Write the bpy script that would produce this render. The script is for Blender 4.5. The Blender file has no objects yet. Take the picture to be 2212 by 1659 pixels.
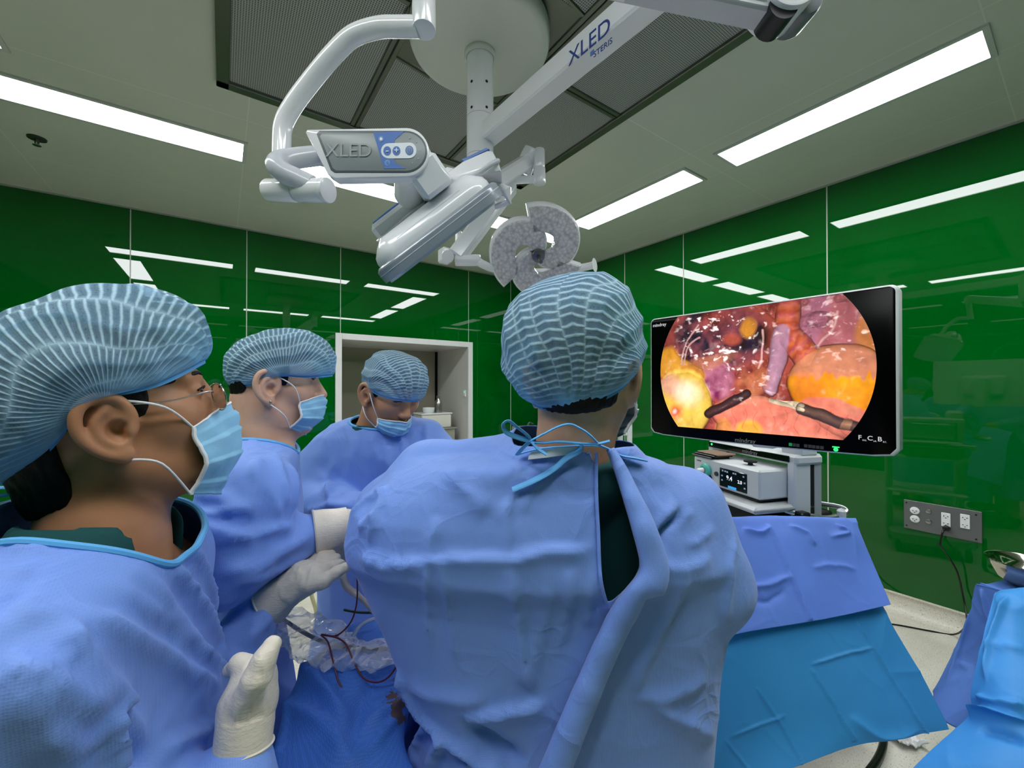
import bpy, math, random
import numpy as np
from mathutils import Matrix, Vector
random.seed(7); RNG = np.random.default_rng(7)
sc = bpy.context.scene
COL = sc.collection
# ------------------------------------------------------------------ camera
F, PITCH, YAW, CZ = 890.3, .006, .613, 1.55           # focal length in pixels of the 2212 wide frame
cd = bpy.data.cameras.new('camera'); cam = bpy.data.objects.new('camera', cd); COL.objects.link(cam)
cd.sensor_width = 36; cd.lens = 36*F/2212; cd.clip_start = .02
cam.location = (0, 0, CZ); cam.rotation_euler = (math.pi/2+PITCH, 0, -YAW)
sc.camera = cam
# ------------------------------------------------------------------ world, exposure
w = bpy.data.worlds.new('world'); sc.world = w; w.use_nodes = True
w.node_tree.nodes['Background'].inputs[0].default_value = (.5, .55, .6, 1)
w.node_tree.nodes['Background'].inputs[1].default_value = .03
vs = sc.view_settings; vs.view_transform = 'Standard'; vs.look = 'None'; vs.gamma = 1; vs.use_curve_mapping = False
vs.exposure = 0.0
LAMP = 19.0                                            # emission of the ceiling panels
cy = sc.cycles; cy.use_denoising = True; cy.max_bounces = 8; cy.diffuse_bounces = 4; cy.glossy_bounces = 4
cy.transparent_max_bounces = 16; cy.transmission_bounces = 6; cy.sample_clamp_indirect = 6; cy.caustics_reflective = False
# ------------------------------------------------------------------ frames
CS, SN = math.cos(YAW), math.sin(YAW)
def W(p):
    """(right, depth, height) seen from the room's viewing corner -> room x, y, z"""
    p = np.asarray(p, float)
    return np.stack([p[..., 0]*CS+p[..., 1]*SN, -p[..., 0]*SN+p[..., 1]*CS, p[..., 2]], -1)
def A(px, py, d):
    """photo pixel at depth d -> (right, depth, height)"""
    a = (px-1106)/F; b = (829.5-py)/F
    return np.array([a*d, d, CZ+d*(b+PITCH)])
def AW(px, py, d): return W(A(px, py, d))
def AP(pts, d=None): return np.array([A(p[0], p[1], p[2] if d is None else d) for p in pts])
def PX(p):
    p = np.asarray(p, float)
    return np.stack([1106+F*p[..., 0]/p[..., 1], 829.5-F*((p[..., 2]-CZ)/p[..., 1]-PITCH)], -1)
def nrm(v): v = np.asarray(v, float); return v/np.maximum(np.linalg.norm(v, axis=-1, keepdims=True), 1e-12)
def lerp(a, b, t): return a+(b-a)*t
def sstep(a, b, x): t = np.clip((x-a)/(b-a), 0, 1); return t*t*(3-2*t)
def spline(pts, n=8, closed=False):
    P = np.asarray(pts, float); m = len(P); out = []
    for i in range(m if closed else m-1):
        a, b, c, d = (P[(i-1) % m], P[i], P[(i+1) % m], P[(i+2) % m]) if closed else (P[max(i-1, 0)], P[i], P[i+1], P[min(i+2, m-1)])
        for k in range(n):
            t = k/n
            out.append(.5*((2*b)+(c-a)*t+(2*a-5*b+4*c-d)*t*t+(3*b-a-3*c+d)*t**3))
    if not closed: out.append(P[-1])
    return np.array(out)
# ------------------------------------------------------------------ mesh builder
class MB:
    def __init__(s): s.v = []; s.f = []; s.n = 0
    def add(s, V, Fc):
        V = np.asarray(V, float); s.v.append(V); s.f += [tuple(int(i)+s.n for i in f) for f in Fc]; s.n += len(V); return s
    def box(s, c, size, ax=None, bev=0.0):
        h = np.asarray(size, float)/2; c = np.asarray(c, float); ax = np.eye(3) if ax is None else np.asarray(ax, float)
        if bev <= 0:
            V = [[x, y, z] for x in (-h[0], h[0]) for y in (-h[1], h[1]) for z in (-h[2], h[2])]
            Fc = [(0, 1, 3, 2), (4, 6, 7, 5), (0, 4, 5, 1), (2, 3, 7, 6), (0, 2, 6, 4), (1, 5, 7, 3)]
            return s.add(np.array(V)@ax+c, Fc)
        b = min(bev, h.min()*.99); V = []; idx = {}
        for sx in (-1, 1):
            for sy in (-1, 1):
                for sz in (-1, 1):
                    sg = (sx, sy, sz)
                    for a in range(3):
                        p = [sg[k]*(h[k] if k == a else h[k]-b) for k in range(3)]
                        idx[sg, a] = len(V); V.append(p)
        Fc = []
        for a in range(3):
            u, v = [k for k in range(3) if k != a]
            for sa in (-1, 1):
                q = []
                for su, sv in ((-1, -1), (1, -1), (1, 1), (-1, 1)):
                    g = [0, 0, 0]; g[a] = sa; g[u] = su; g[v] = sv; q.append(idx[tuple(g), a])
                Fc.append(tuple(q) if (sa > 0) == (a != 1) else tuple(q[::-1]))
            for su in (-1, 1):
                for sv in (-1, 1):
                    g0 = [0, 0, 0]; g1 = [0, 0, 0]; g0[a] = -1; g1[a] = 1; g0[u] = g1[u] = su; g0[v] = g1[v] = sv
                    Fc.append((idx[tuple(g0), u], idx[tuple(g1), u], idx[tuple(g1), v], idx[tuple(g0), v]))
        for sx in (-1, 1):
            for sy in (-1, 1):
                for sz in (-1, 1): Fc.append(tuple(idx[(sx, sy, sz), a] for a in range(3)))
        return s.add(np.array(V)@ax+c, Fc)
    def tube(s, path, r, seg=14, caps=True, closed=False, flat=1.0, up=None):
        P = np.asarray(path, float); n = len(P); r = np.broadcast_to(np.asarray(r, float), (n,))
        T = nrm(np.roll(P, -1, 0)-np.roll(P, 1, 0)) if closed else nrm(np.gradient(P, axis=0))
        u = np.array(up if up is not None else ([0, 0, 1] if abs(T[0][2]) < .9 else [1, 0, 0]), float); V = []
        for i in range(n):
            u = u-T[i]*(u@T[i]); u = nrm(u); b = np.cross(T[i], u)
            for k in range(seg):
                a = 2*math.pi*k/seg; V.append(P[i]+r[i]*(math.cos(a)*b+math.sin(a)*u*flat))
        Fc = []
        for i in range(n if closed else n-1):
            j = (i+1) % n
            for k in range(seg):
                l = (k+1) % seg; Fc.append((i*seg+k, i*seg+l, j*seg+l, j*seg+k))
        if caps and not closed: Fc += [tuple(range(seg))[::-1], tuple((n-1)*seg+k for k in range(seg))]
        return s.add(V, Fc)
    def cyl(s, a, b, r, r2=None, seg=28, bev=0.0):
        a = np.asarray(a, float); b = np.asarray(b, float); r2 = r if r2 is None else r2
        L = np.linalg.norm(b-a); d = (b-a)/L
        if bev > 0:
            pts = [a, a+d*bev*.3, a+d*bev, b-d*bev, b-d*bev*.3, b]; rr = [r-bev, r-bev*.3, r, r2, r2-bev*.3, r2-bev]
        else: pts = [a, b]; rr = [r, r2]
        P = np.array(pts); u = np.array([0, 0, 1.]) if abs(d[2]) < .9 else np.array([1., 0, 0]); u = nrm(u-d*(u@d)); bb = np.cross(d, u); V = []
        for p, q in zip(P, rr):
            for k in range(seg):
                t = 2*math.pi*k/seg; V.append(p+q*(math.cos(t)*bb+math.sin(t)*u))
        n = len(P); Fc = [(i*seg+k, i*seg+(k+1) % seg, (i+1)*seg+(k+1) % seg, (i+1)*seg+k) for i in range(n-1) for k in range(seg)]
        Fc += [tuple(range(seg))[::-1], tuple((n-1)*seg+k for k in range(seg))]
        return s.add(V, Fc)
    def lathe(s, o, ax, prof, seg=48):
        """prof: list of (radius, offset along ax)"""
        ax = nrm(ax); u = np.array([0, 0, 1.]) if abs(ax[2]) < .9 else np.array([1., 0, 0]); u = nrm(u-ax*(u@ax)); b = np.cross(ax, u); V = []
        for r, h in prof:
            for k in range(seg):
                t = 2*math.pi*k/seg; V.append(np.asarray(o)+ax*h+r*(math.cos(t)*b+math.sin(t)*u))
        n = len(prof)
        return s.add(V, [(i*seg+k, i*seg+(k+1) % seg, (i+1)*seg+(k+1) % seg, (i+1)*seg+k) for i in range(n-1) for k in range(seg)])
    def prism(s, poly, o, ex, ey, ez, h, bev=0.0):
        """poly in (ex,ey) plane, extruded h along ez, the far rim bevelled"""
        P = np.asarray(poly, float); n = len(P); o = np.asarray(o, float); ex, ey, ez = (np.asarray(q, float) for q in (ex, ey, ez))
        area = np.sum(P[:, 0]*np.roll(P[:, 1], -1)-np.roll(P[:, 0], -1)*P[:, 1])
        if area < 0: P = P[::-1]
        L = [(P, 0.0)]
        if bev > 0:
            e = nrm(np.roll(P, -1, 0)-P); ep = np.roll(e, 1, 0); m = nrm(np.stack([-(e+ep)[:, 1], (e+ep)[:, 0]], 1))
            for k in (1., .7, .3): L.append((P+m*bev*(1-math.cos((1-k)*math.pi/2)), h-bev*k*1.0+bev*0))
            L.append((P+m*bev, h))
        else: L.append((P, h))
        V = np.concatenate([o+q[:, :1]*ex+q[:, 1:]*ey+z*ez for q, z in L])
        Fc = [(i*n+k, i*n+(k+1) % n, (i+1)*n+(k+1) % n, (i+1)*n+k) for i in range(len(L)-1) for k in range(n)]
        Fc += [tuple(range(n))[::-1], tuple((len(L)-1)*n+k for k in range(n))]
        return s.add(V, Fc)
    def ell(s, c, rad, ax=None, nu=24, nv=14):
        ax = np.eye(3) if ax is None else np.asarray(ax, float); V = []; Fc = []
        for j in range(nv+1):
            t = math.pi*j/nv
            for k in range(nu):
                f = 2*math.pi*k/nu; V.append([math.sin(t)*math.cos(f)*rad[0], math.sin(t)*math.sin(f)*rad[1], math.cos(t)*rad[2]])
        for j in range(nv):
            for k in range(nu): Fc.append((j*nu+k, (j+1)*nu+k, (j+1)*nu+(k+1) % nu, j*nu+(k+1) % nu))
        return s.add(np.array(V)@ax+np.asarray(c), Fc)
    def grid(s, G, closed=False):
        G = np.asarray(G, float); a, b = G.shape[:2]
        Fc = [(i*b+j, (i+1)*b+j, (i+1)*b+(j+1) % b, i*b+(j+1) % b) for i in range(a-1) for j in range(b if closed else b-1)]
        return s.add(G.reshape(-1, 3), Fc)
    def data(s): return np.concatenate(s.v), s.f
def mesh_obj(name, V, Fc, mat, parent=None, smooth=True, base=None, attrs=None, sharp=None):
    V = np.asarray(V, float)
    if parent is not None: V = V-np.array(parent.get('_o', (0, 0, 0)))
    elif base is not None: V = V-np.asarray(base)
    me = bpy.data.meshes.new(name)
    if isinstance(Fc, np.ndarray) and Fc.ndim == 2:
        n, k = Fc.shape
        me.vertices.add(len(V)); me.vertices.foreach_set('co', V.astype(np.float32).ravel())
        me.loops.add(n*k); me.loops.foreach_set('vertex_index', Fc.astype(np.int32).ravel())
        me.polygons.add(n); me.polygons.foreach_set('loop_start', np.arange(0, n*k, k, dtype=np.int32))
        me.update(calc_edges=True)
    else: me.from_pydata(V.tolist(), [], [tuple(f) for f in Fc]); me.update()
    me.validate()
    for k, a in (attrs or {}).items():
        a = np.asarray(a, np.float32)
        if a.ndim == 1: at = me.attributes.new(k, 'FLOAT', 'POINT'); at.data.foreach_set('value', a)
        else: at = me.attributes.new(k, 'FLOAT_COLOR', 'POINT'); at.data.foreach_set('color', np.concatenate([a, np.ones((len(a), 1), np.float32)], 1).ravel())
    if smooth:
        me.polygons.foreach_set('use_smooth', [True]*len(me.polygons))
        if sharp is not None: me.set_sharp_from_angle(angle=math.radians(sharp))
    for m in (mat if isinstance(mat, (list, tuple)) else [mat]): me.materials.append(m)
    o = bpy.data.objects.new(name, me); COL.objects.link(o)
    if parent is not None: o.parent = parent
    elif base is not None: o.location = base
    return o
def mo(name, mb, mat, parent=None, smooth=True, sharp=35, base=None): return mesh_obj(name, *mb.data(), mat, parent, smooth, base, None, sharp)
def thing(name, label, cat, base, group=None):
    o = bpy.data.objects.new(name, None); COL.objects.link(o); o.location = tuple(map(float, base)); o.empty_display_size = .05
    o['_o'] = [float(b) for b in base]
    return tag(o, label, cat, group)
def tag(o, label, cat, group=None, kind=None):
    o['label'] = label; o['category'] = cat
    if group: o['group'] = group
    if kind: o['kind'] = kind
    return o
def sub(o, base=None):
    """lets a part parent sub-parts whose vertices are given in room coordinates"""
    o['_o'] = [float(q) for q in (base if base is not None else o.parent['_o'] if o.parent else o.location)]; return o
def struct(name, mb, mat, smooth=False): o = mo(name, mb, mat, None, smooth); o['kind'] = 'structure'; return o
def text(name, s, size, o, ex, ey, mat, parent, ext=.0004, align='CENTER', shear=0, weight=0):
    c = bpy.data.curves.new(name, 'FONT'); c.body = s; c.size = size; c.extrude = ext; c.align_x = align; c.align_y = 'CENTER'; c.shear = shear; c.offset = weight
    c.materials.append(mat); t = bpy.data.objects.new(name, c); COL.objects.link(t)
    ex = nrm(ex); ez = nrm(np.cross(ex, ey)); ey = np.cross(ez, ex); o = np.asarray(o, float)
    M = Matrix.Identity(4)
    for i in range(3): M[i][0] = ex[i]; M[i][1] = ey[i]; M[i][2] = ez[i]; M[i][3] = o[i]-(parent['_o'][i] if parent is not None else 0)
    dg = bpy.context.evaluated_depsgraph_get(); me = bpy.data.meshes.new_from_object(t.evaluated_get(dg)); me.transform(M); bpy.data.objects.remove(t)
    t = bpy.data.objects.new(name, me); COL.objects.link(t); t.parent = parent
    return t
# ------------------------------------------------------------------ numpy noise
def _h(i, j, k, sd):
    n = (i*374761393+j*668265263+k*2147483647+sd*974634777) & 0xffffffff
    n = ((n ^ (n >> 13))*1274126177) & 0xffffffff; n = ((n ^ (n >> 16))*2246822519) & 0xffffffff
    return ((n ^ (n >> 15)) & 0xffff)/32767.5-1
def noise(P, sd=0):
    P = np.asarray(P, float); i = np.floor(P).astype(np.int64); f = P-i; f = f*f*f*(f*(f*6-15)+10); r = 0
    for a in (0, 1):
        for b in (0, 1):
            for c in (0, 1):
                wt = (f[..., 0] if a else 1-f[..., 0])*(f[..., 1] if b else 1-f[..., 1])*(f[..., 2] if c else 1-f[..., 2])
                r = r+wt*_h(i[..., 0]+a, i[..., 1]+b, i[..., 2]+c, sd)
    return r
def fbm(P, o=4, sd=0): return sum(noise(np.asarray(P)*2.03**k, sd+k)*.5**k for k in range(o))
# ------------------------------------------------------------------ signed distance modelling
def smin(a, b, k): h = np.maximum(k-np.abs(a-b), 0)/k; return np.minimum(a, b)-h*h*k*.25
def smax(a, b, k): return -smin(-a, -b, k)
def sd_ell(P, c, r, ax=None):
    q = P-np.asarray(c)
    if ax is not None: q = q@np.asarray(ax).T
    r = np.asarray(r, float); k0 = np.linalg.norm(q/r, axis=-1); k1 = np.linalg.norm(q/(r*r), axis=-1)
    return k0*(k0-1)/np.maximum(k1, 1e-9)
def sd_cone(P, a, b, ra, rb):
    a = np.asarray(a, float); b = np.asarray(b, float); d = b-a; t = np.clip(((P-a)@d)/(d@d), 0, 1)
    return np.linalg.norm(P-a-t[..., None]*d, axis=-1)-(ra+(rb-ra)*t)
def sd_chain(P, pts, rad, k=.02):
    r = None
    for i in range(len(pts)-1):
        q = sd_cone(P, pts[i], pts[i+1], rad[i], rad[i+1]); r = q if r is None else smin(r, q, k)
    return r
def sd_box(P, c, h, ax=None, r=0.):
    q = P-np.asarray(c)
    if ax is not None: q = q@np.asarray(ax).T
    q = np.abs(q)-(np.asarray(h)-r); return np.linalg.norm(np.maximum(q, 0), axis=-1)+np.minimum(q.max(-1), 0)-r
def sd_loft(P, tab, ex=2.3):
    """stacked superellipses: rows z, cr, cd, a, b"""
    T = np.array(sorted(tab, key=lambda q: q[0]), float); z = P[..., 2]
    g = [np.interp(z, T[:, 0], T[:, k]) for k in range(1, 5)]
    u = np.abs(P[..., 0]-g[0])/g[2]; v = np.abs(P[..., 1]-g[1])/g[3]
    rr = (u**ex+v**ex)**(1/ex); q = (rr-1)*np.minimum(g[2], g[3])
    return np.maximum(q*.9, np.maximum(z-T[-1, 0], T[0, 0]-z))
def surfnet(fn, lo, hi, h, newton=2):
    lo = np.asarray(lo, float); hi = np.asarray(hi, float); n = np.ceil((hi-lo)/h).astype(int)+1
    ax = [lo[i]+h*np.arange(n[i]) for i in range(3)]
    v = np.empty(n)
    st = max(1, int(400000/(n[1]*n[2])))
    for i in range(0, n[0], st):
        g = np.stack(np.meshgrid(ax[0][i:i+st], ax[1], ax[2], indexing='ij'), -1); v[i:i+st] = fn(g.reshape(-1, 3)).reshape(g.shape[:3])
    s = v < 0; m = n-1
    cor = [(a, b, c) for a in (0, 1) for b in (0, 1) for c in (0, 1)]
    S = [s[a:a+m[0], b:b+m[1], c:c+m[2]] for a, b, c in cor]
    cnt = sum(q.astype(np.int8) for q in S); act = (cnt > 0) & (cnt < 8); ids = np.argwhere(act); num = -np.ones(m, int); num[act] = np.arange(len(ids))
    acc = np.zeros((len(ids), 3)); c = np.zeros(len(ids))
    val = [v[ids[:, 0]+a, ids[:, 1]+b, ids[:, 2]+d] for a, b, d in cor]
    for i in range(8):
        for j in range(i+1, 8):
            if sum(abs(np.array(cor[i])-cor[j])) == 1:
                x, y = val[i], val[j]; e = (x < 0) != (y < 0); t = np.where(e, x/np.where(e, x-y, 1), 0)
                p = np.array(cor[i])+t[:, None]*(np.array(cor[j])-np.array(cor[i])); acc[e] += p[e]; c[e] += 1
    V = lo+h*(ids+acc/c[:, None]); Fq = []
    for a in range(3):
        u, w_ = (a+1) % 3, (a+2) % 3
        sl = [slice(1, -1)]*3; sl[a] = slice(0, -1); s0 = s[tuple(sl)]; sl2 = list(sl); sl2[a] = slice(1, None); s1 = s[tuple(sl2)]
        for d, e in ((1, s0 & ~s1), (0, ~s0 & s1)):
            q = np.argwhere(e)
            if not len(q): continue
            o = np.ones(3, int); o[a] = 0; q = q+o
            def cell(du, dw): k = q.copy(); k[:, u] -= du; k[:, w_] -= dw; return num[k[:, 0], k[:, 1], k[:, 2]]
            r = [cell(1, 1), cell(0, 1), cell(0, 0), cell(1, 0)]
            Fq.append(np.stack(r if d else r[::-1], 1))
    Fq = np.concatenate(Fq); Fq = Fq[(Fq >= 0).all(1)]
    for _ in range(newton):
        d = fn(V); g = grad(fn, V, h*.25); V = V-np.clip(d, -h*.6, h*.6)[:, None]*nrm(g)
    return V, Fq
def grad(fn, V, e=1e-3): return np.stack([fn(V+e*o)-fn(V-e*o) for o in np.eye(3)], -1)/(2*e)
def vnormals(V, Fq):
    a = np.cross(V[Fq[:, 2]]-V[Fq[:, 0]], V[Fq[:, 3 if Fq.shape[1] > 3 else 1]]-V[Fq[:, 1 if Fq.shape[1] > 3 else 0]]); N = np.zeros_like(V)
    for k in range(Fq.shape[1]): np.add.at(N, Fq[:, k], a)
    return nrm(N)
def cull(V, Fq, keep):
    """keeps the faces whose vertices all satisfy keep"""
    f = Fq[keep[Fq].all(1)]; u = np.unique(f); m = -np.ones(len(V), int); m[u] = np.arange(len(u)); return V[u], m[f], u
def relax(V, Fq, it=3, lam=.5, w=None):
    E = np.concatenate([Fq[:, [k, (k+1) % Fq.shape[1]]] for k in range(Fq.shape[1])])
    for _ in range(it):
        s = np.zeros_like(V); c = np.zeros(len(V))
        np.add.at(s, E[:, 0], V[E[:, 1]]); np.add.at(s, E[:, 1], V[E[:, 0]]); np.add.at(c, E[:, 0], 1); np.add.at(c, E[:, 1], 1)
        d = (s/np.maximum(c, 1)[:, None]-V)*lam; V = V+(d if w is None else d*w[:, None])
    return V
# ------------------------------------------------------------------ materials
def lin(h):
    if not isinstance(h, str): return tuple(h)
    c = [int(h[i:i+2], 16)/255 for i in (0, 2, 4)]; return tuple(x/12.92 if x < .04045 else ((x+.055)/1.055)**2.4 for x in c)
class NT:
    def __init__(s, name):
        s.m = bpy.data.materials.new(name); s.m.use_nodes = True; s.t = s.m.node_tree; s.n = s.t.nodes; s.b = s.n['Principled BSDF']; s.out = s.n['Material Output']
    def nd(s, ty, **k):
        q = s.n.new(ty)
        for a, v in k.items():
            if a.startswith('i_'):
                key = a[2:]; key = int(key) if key.isdigit() else key.replace('_', ' '); s.set(q.inputs[key], v)
            else: setattr(q, a, v)
        return q
    def set(s, i, v):
        if hasattr(v, 'is_linked') or isinstance(v, bpy.types.NodeSocket): s.t.links.new(v, i)
        elif isinstance(v, bpy.types.Node): s.t.links.new(v.outputs[0], i)
        else: i.default_value = v
    def math(s, op, a, b=0., c=0.): q = s.nd('ShaderNodeMath', operation=op); s.set(q.inputs[0], a); s.set(q.inputs[1], b); s.set(q.inputs[2], c); return q.outputs[0]
    def mix(s, f, a, b):
        q = s.nd('ShaderNodeMix', data_type='RGBA'); s.set(q.inputs[0], f); s.set(q.inputs[6], a if not isinstance(a, tuple) else (*a[:3], 1)); s.set(q.inputs[7], b if not isinstance(b, tuple) else (*b[:3], 1)); return q.outputs[2]
    def ramp(s, f, st):
        q = s.nd('ShaderNodeValToRGB'); s.set(q.inputs[0], f); e = q.color_ramp.elements
        while len(e) < len(st): e.new(.5)
        for x, (p, c) in zip(e, st): x.position = p; x.color = (*(c if isinstance(c, tuple) else (c, c, c)), 1)
        return q.outputs[0]
    def noise(s, scale, detail=3, rough=.5, vec=None, dist=0.): q = s.nd('ShaderNodeTexNoise', i_Scale=scale, i_Detail=detail, i_Roughness=rough, i_Distortion=dist); s.set(q.inputs['Vector'], vec if vec is not None else s.obj()); return q.outputs[0]
    def obj(s):
        if not hasattr(s, '_o'): s._o = s.nd('ShaderNodeTexCoord').outputs['Object']
        return s._o
    def pos(s):
        if not hasattr(s, '_p'): s._p = s.nd('ShaderNodeNewGeometry').outputs['Position']
        return s._p
    def bump(s, h, st=.3, dist=.002, n=None):
        q = s.nd('ShaderNodeBump', i_Strength=st, i_Distance=dist); s.set(q.inputs['Height'], h)
        if n is not None: s.set(q.inputs['Normal'], n)
        return q.outputs[0]
    def p(s, **k):
        for a, v in k.items():
            if isinstance(v, tuple) and len(v) == 3 and a not in ('x',): v = (*v, 1)
            s.set(s.b.inputs[a.replace('_', ' ')], v)
        return s.m
def plain(name, col, rough=.5, metal=0., spec=.5, bump=None, var=.0, **k):
    t = NT(name); c = lin(col)
    if var: t.p(Base_Color=t.mix(t.ramp(t.noise(9, 4), [(.3, 0.), (.7, 1.)]), tuple(x*(1-var) for x in c), tuple(min(1, x*(1+var)) for x in c)))
    else: t.p(Base_Color=c)
    t.p(Roughness=rough, Metallic=metal, Specular_IOR_Level=spec, **k)
    if bump: t.p(Normal=t.bump(t.noise(bump[0], 3), bump[1], bump[2] if len(bump) > 2 else .001))
    return t.m
def emit(name, col, st):
    t = NT(name); t.p(Base_Color=(0., 0., 0.), Emission_Color=lin(col), Emission_Strength=st, Roughness=.3); return t.m
# ================================================================== THE ROOM
U, V_, CE = 4.848, 3.827, 3.11            # wall_left at y=U, wall_right at x=V_, ceiling height
XB, YB = -2.25, -1.55                     # the two walls behind the viewer
def glass_wall():
    t = NT('green back painted glass'); n = t.noise(1.3, 2)
    t.p(Base_Color=t.mix(t.ramp(n, [(.3, 0.), (.7, 1.)]), (.0, .085, .0065), (.0, .115, .010)), Roughness=.012, Specular_IOR_Level=.5, IOR=1.52)
    t.p(Normal=t.bump(t.noise(2.2, 2), .02, .004)); return t.m
M_GLASS = glass_wall()
M_SEAM = plain('white panel joint', 'C9CCC4', .5)
def ceiling_mat():
    t = NT('painted ceiling panels'); s = t.nd('ShaderNodeSeparateXYZ', i_Vector=t.pos())
    def lines(v, off, per, wd):
        f = t.math('FRACT', t.math('DIVIDE', t.math('ADD', v, off+100*per), per)); return t.math('LESS_THAN', f, wd/per)
    l = t.math('MAXIMUM', lines(s.outputs[0], 1.112, 1.225, .006), lines(s.outputs[1], -1.566, 1.30, .006))
    l = t.math('MAXIMUM', l, lines(s.outputs[0], -2.962, 9., .006)); l = t.math('MAXIMUM', l, lines(s.outputs[0], -3.46, 9., .006))
    c = t.mix(t.ramp(t.noise(1.5, 3), [(.3, 0.), (.7, 1.)]), lin('CFD3C8'), lin('D6D9CF'))
    t.p(Base_Color=t.mix(l, c, lin('E2E4DA')), Roughness=.42, Specular_IOR_Level=.35); return t.m
def floor_mat(name='speckled vinyl floor', a='E6E1D6', b='D6CFC1', d='A39A8A'):
    t = NT(name); n = t.noise(5, 3); v = t.noise(150, 2, .6); c = t.mix(t.ramp(n, [(.3, 0.), (.7, 1.)]), lin(a), lin(b))
    c = t.mix(t.ramp(v, [(.61, 0.), (.66, 1.)]), c, lin(d)); c = t.mix(t.ramp(t.noise(90, 2, .6), [(.60, 0.), (.68, .7)]), c, lin('F1EBDD'))
    t.p(Base_Color=c, Roughness=.32); return t.m
M_CEIL = ceiling_mat(); M_FLOOR = floor_mat(); M_COVE = floor_mat('speckled vinyl cove', 'E0DBD0', 'D3CCBE')
M_WHITE = plain('white lacquered metal', 'E6E8EA', .28); M_ALU = plain('anodised aluminium trim', 'B9BDBB', .35, .6)
M_BLACK = plain('black plastic', '0A0A0B', .35); M_STEEL = plain('brushed steel', 'B0ACA6', .28, 1.); M_DARKGAP = plain('dark gap', '050606', .9)
b = MB(); b.box(((V_+XB)/2, (U+YB)/2, -.05), (V_-XB+.4, U-YB+.4, .1)); struct('floor', b, M_FLOOR)
b = MB(); b.box(((V_+XB)/2, (U+YB)/2, CE+.05), (V_-XB+.4, U-YB+.4, .1)); struct('ceiling', b, M_CEIL)
# left wall with the hatch opening
HX0, HX1, HZ1, HZ0 = 1.02, 2.754, 2.143, .62
b = MB()
for x0, x1, z0, z1 in ((XB-.2, HX0+.05, 0, CE), (HX1-.05, V_+.2, 0, CE), (HX0+.05, HX1-.05, HZ1-.05, CE), (HX0+.05, HX1-.05, 0, HZ0+.05)):
    b.box(((x0+x1)/2, U+.06, (z0+z1)/2), (x1-x0, .12, z1-z0))
struct('wall_left', b, M_GLASS)
b = MB(); b.box((V_+.06, (U+YB)/2, CE/2), (.12, U-YB+.3, CE)); struct('wall_right', b, M_GLASS)
b = MB(); b.box((XB-.06, (U+YB)/2, CE/2), (.12, U-YB+.3, CE)); struct('wall_rear', b, M_GLASS)
b = MB(); b.box(((V_+XB)/2, YB-.06, CE/2), (V_-XB+.3, .12, CE)); struct('wall_back', b, M_GLASS)
b = MB()
for x in (-1.5, -.658, .196): b.box((x, U-.0008, CE/2), (.0075, .003, CE))
for x, z in ((1.075, 2.14), (2.698, 2.14)): b.box((x, U-.0008, (CE+z)/2), (.0075, .003, CE-z))
b.box((3.386, U-.0008, CE/2), (.0075, .003, CE)); struct('trim_1', b, M_SEAM)
b = MB()
for y in (3.16, 2.415, 1.201, -.01, -1.2): b.box((V_-.0008, y, CE/2), (.003, .0075, CE))
struct('trim_2', b, M_SEAM)
b = MB(); b.box(((V_+XB)/2, U-.005, CE-.006), (V_-XB, .012, .014)); b.box((V_-.005, (U+YB)/2, CE-.006), (.012, U-YB, .014)); struct('trim_3', b, M_ALU)
# coved skirting
def cove(name, p0, p1, inw):
    p0, p1, inw = map(np.array, (p0, p1, inw)); G = []
    for a in np.linspace(0, math.pi/2, 9): G.append((.085*(1-math.cos(a)) , .085*(1-math.sin(a))))
    prof = [(.0, .125), (.012, .125), (.014, .117), (.008, .112), (.006, .09)]+[(.006+.075*(1-math.cos(a)), .078*(1-math.sin(a))+.001) for a in np.linspace(.1, math.pi/2, 8)]
    b = MB(); b.grid([[p0+inw*q+np.array([0, 0, z]), p1+inw*q+np.array([0, 0, z])] for q, z in prof]); o = mo(name, b, M_COVE, None, True, 60); o['kind'] = 'structure'
cove('baseboard_right', (V_, YB, 0.), (V_, U, 0.), (-1., 0, 0)); cove('baseboard_left', (XB, U, 0.), (V_, U, 0.), (0, -1., 0))
# pass-through hatch set in the left wall
f = MB(); fw = .068
for x0, x1, z0, z1 in ((HX0, HX0+fw, HZ0, HZ1), (HX1-fw, HX1, HZ0, HZ1), (HX0+fw, HX1-fw, HZ1-fw, HZ1), (HX0+fw, HX1-fw, HZ0, HZ0+fw)):
    f.box(((x0+x1)/2, U-.006, (z0+z1)/2), (x1-x0, .03, z1-z0), bev=.003)
M_FRAME = plain('white hatch frame', 'E4E4E6', .4); wf = struct('window_1', f, M_FRAME, True); sub(wf, (0, 0, 0))
D = .94; b = MB(); y0, y1 = U+.008, U+D
b.box((HX0+fw-.01, (y0+y1)/2, (HZ0+HZ1)/2), (.02, D, HZ1-HZ0)); b.box((HX1-fw+.01, (y0+y1)/2, (HZ0+HZ1)/2), (.02, D, HZ1-HZ0))
b.box(((HX0+HX1)/2, (y0+y1)/2, HZ1-fw+.01), (HX1-HX0, D, .02)); b.box(((HX0+HX1)/2, (y0+y1)/2, HZ0+fw-.01), (HX1-HX0, D, .02))
mo('window_reveal', b, plain('pale grey hatch lining', 'D5D4D0', .35), wf, False)
b = MB(); b.box((1.86, y1-.004, (HZ0+HZ1)/2), (1.55, .012, HZ1-HZ0)); mo('sliding_panel', b, plain('beige steel sliding panel', 'A39C8C', .22, .55), wf, False)
b = MB(); b.box(((HX0+HX1)/2, y1+.05, (HZ0+HZ1)/2), (HX1-HX0+.1, .02, HZ1-HZ0+.1)); mo('window_back', b, M_DARKGAP, wf, False)
sw = thing('call_switch', 'small white switch with green light inside the hatch', 'switch', (HX1-fw-.001, U+.075, 1.455))
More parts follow.
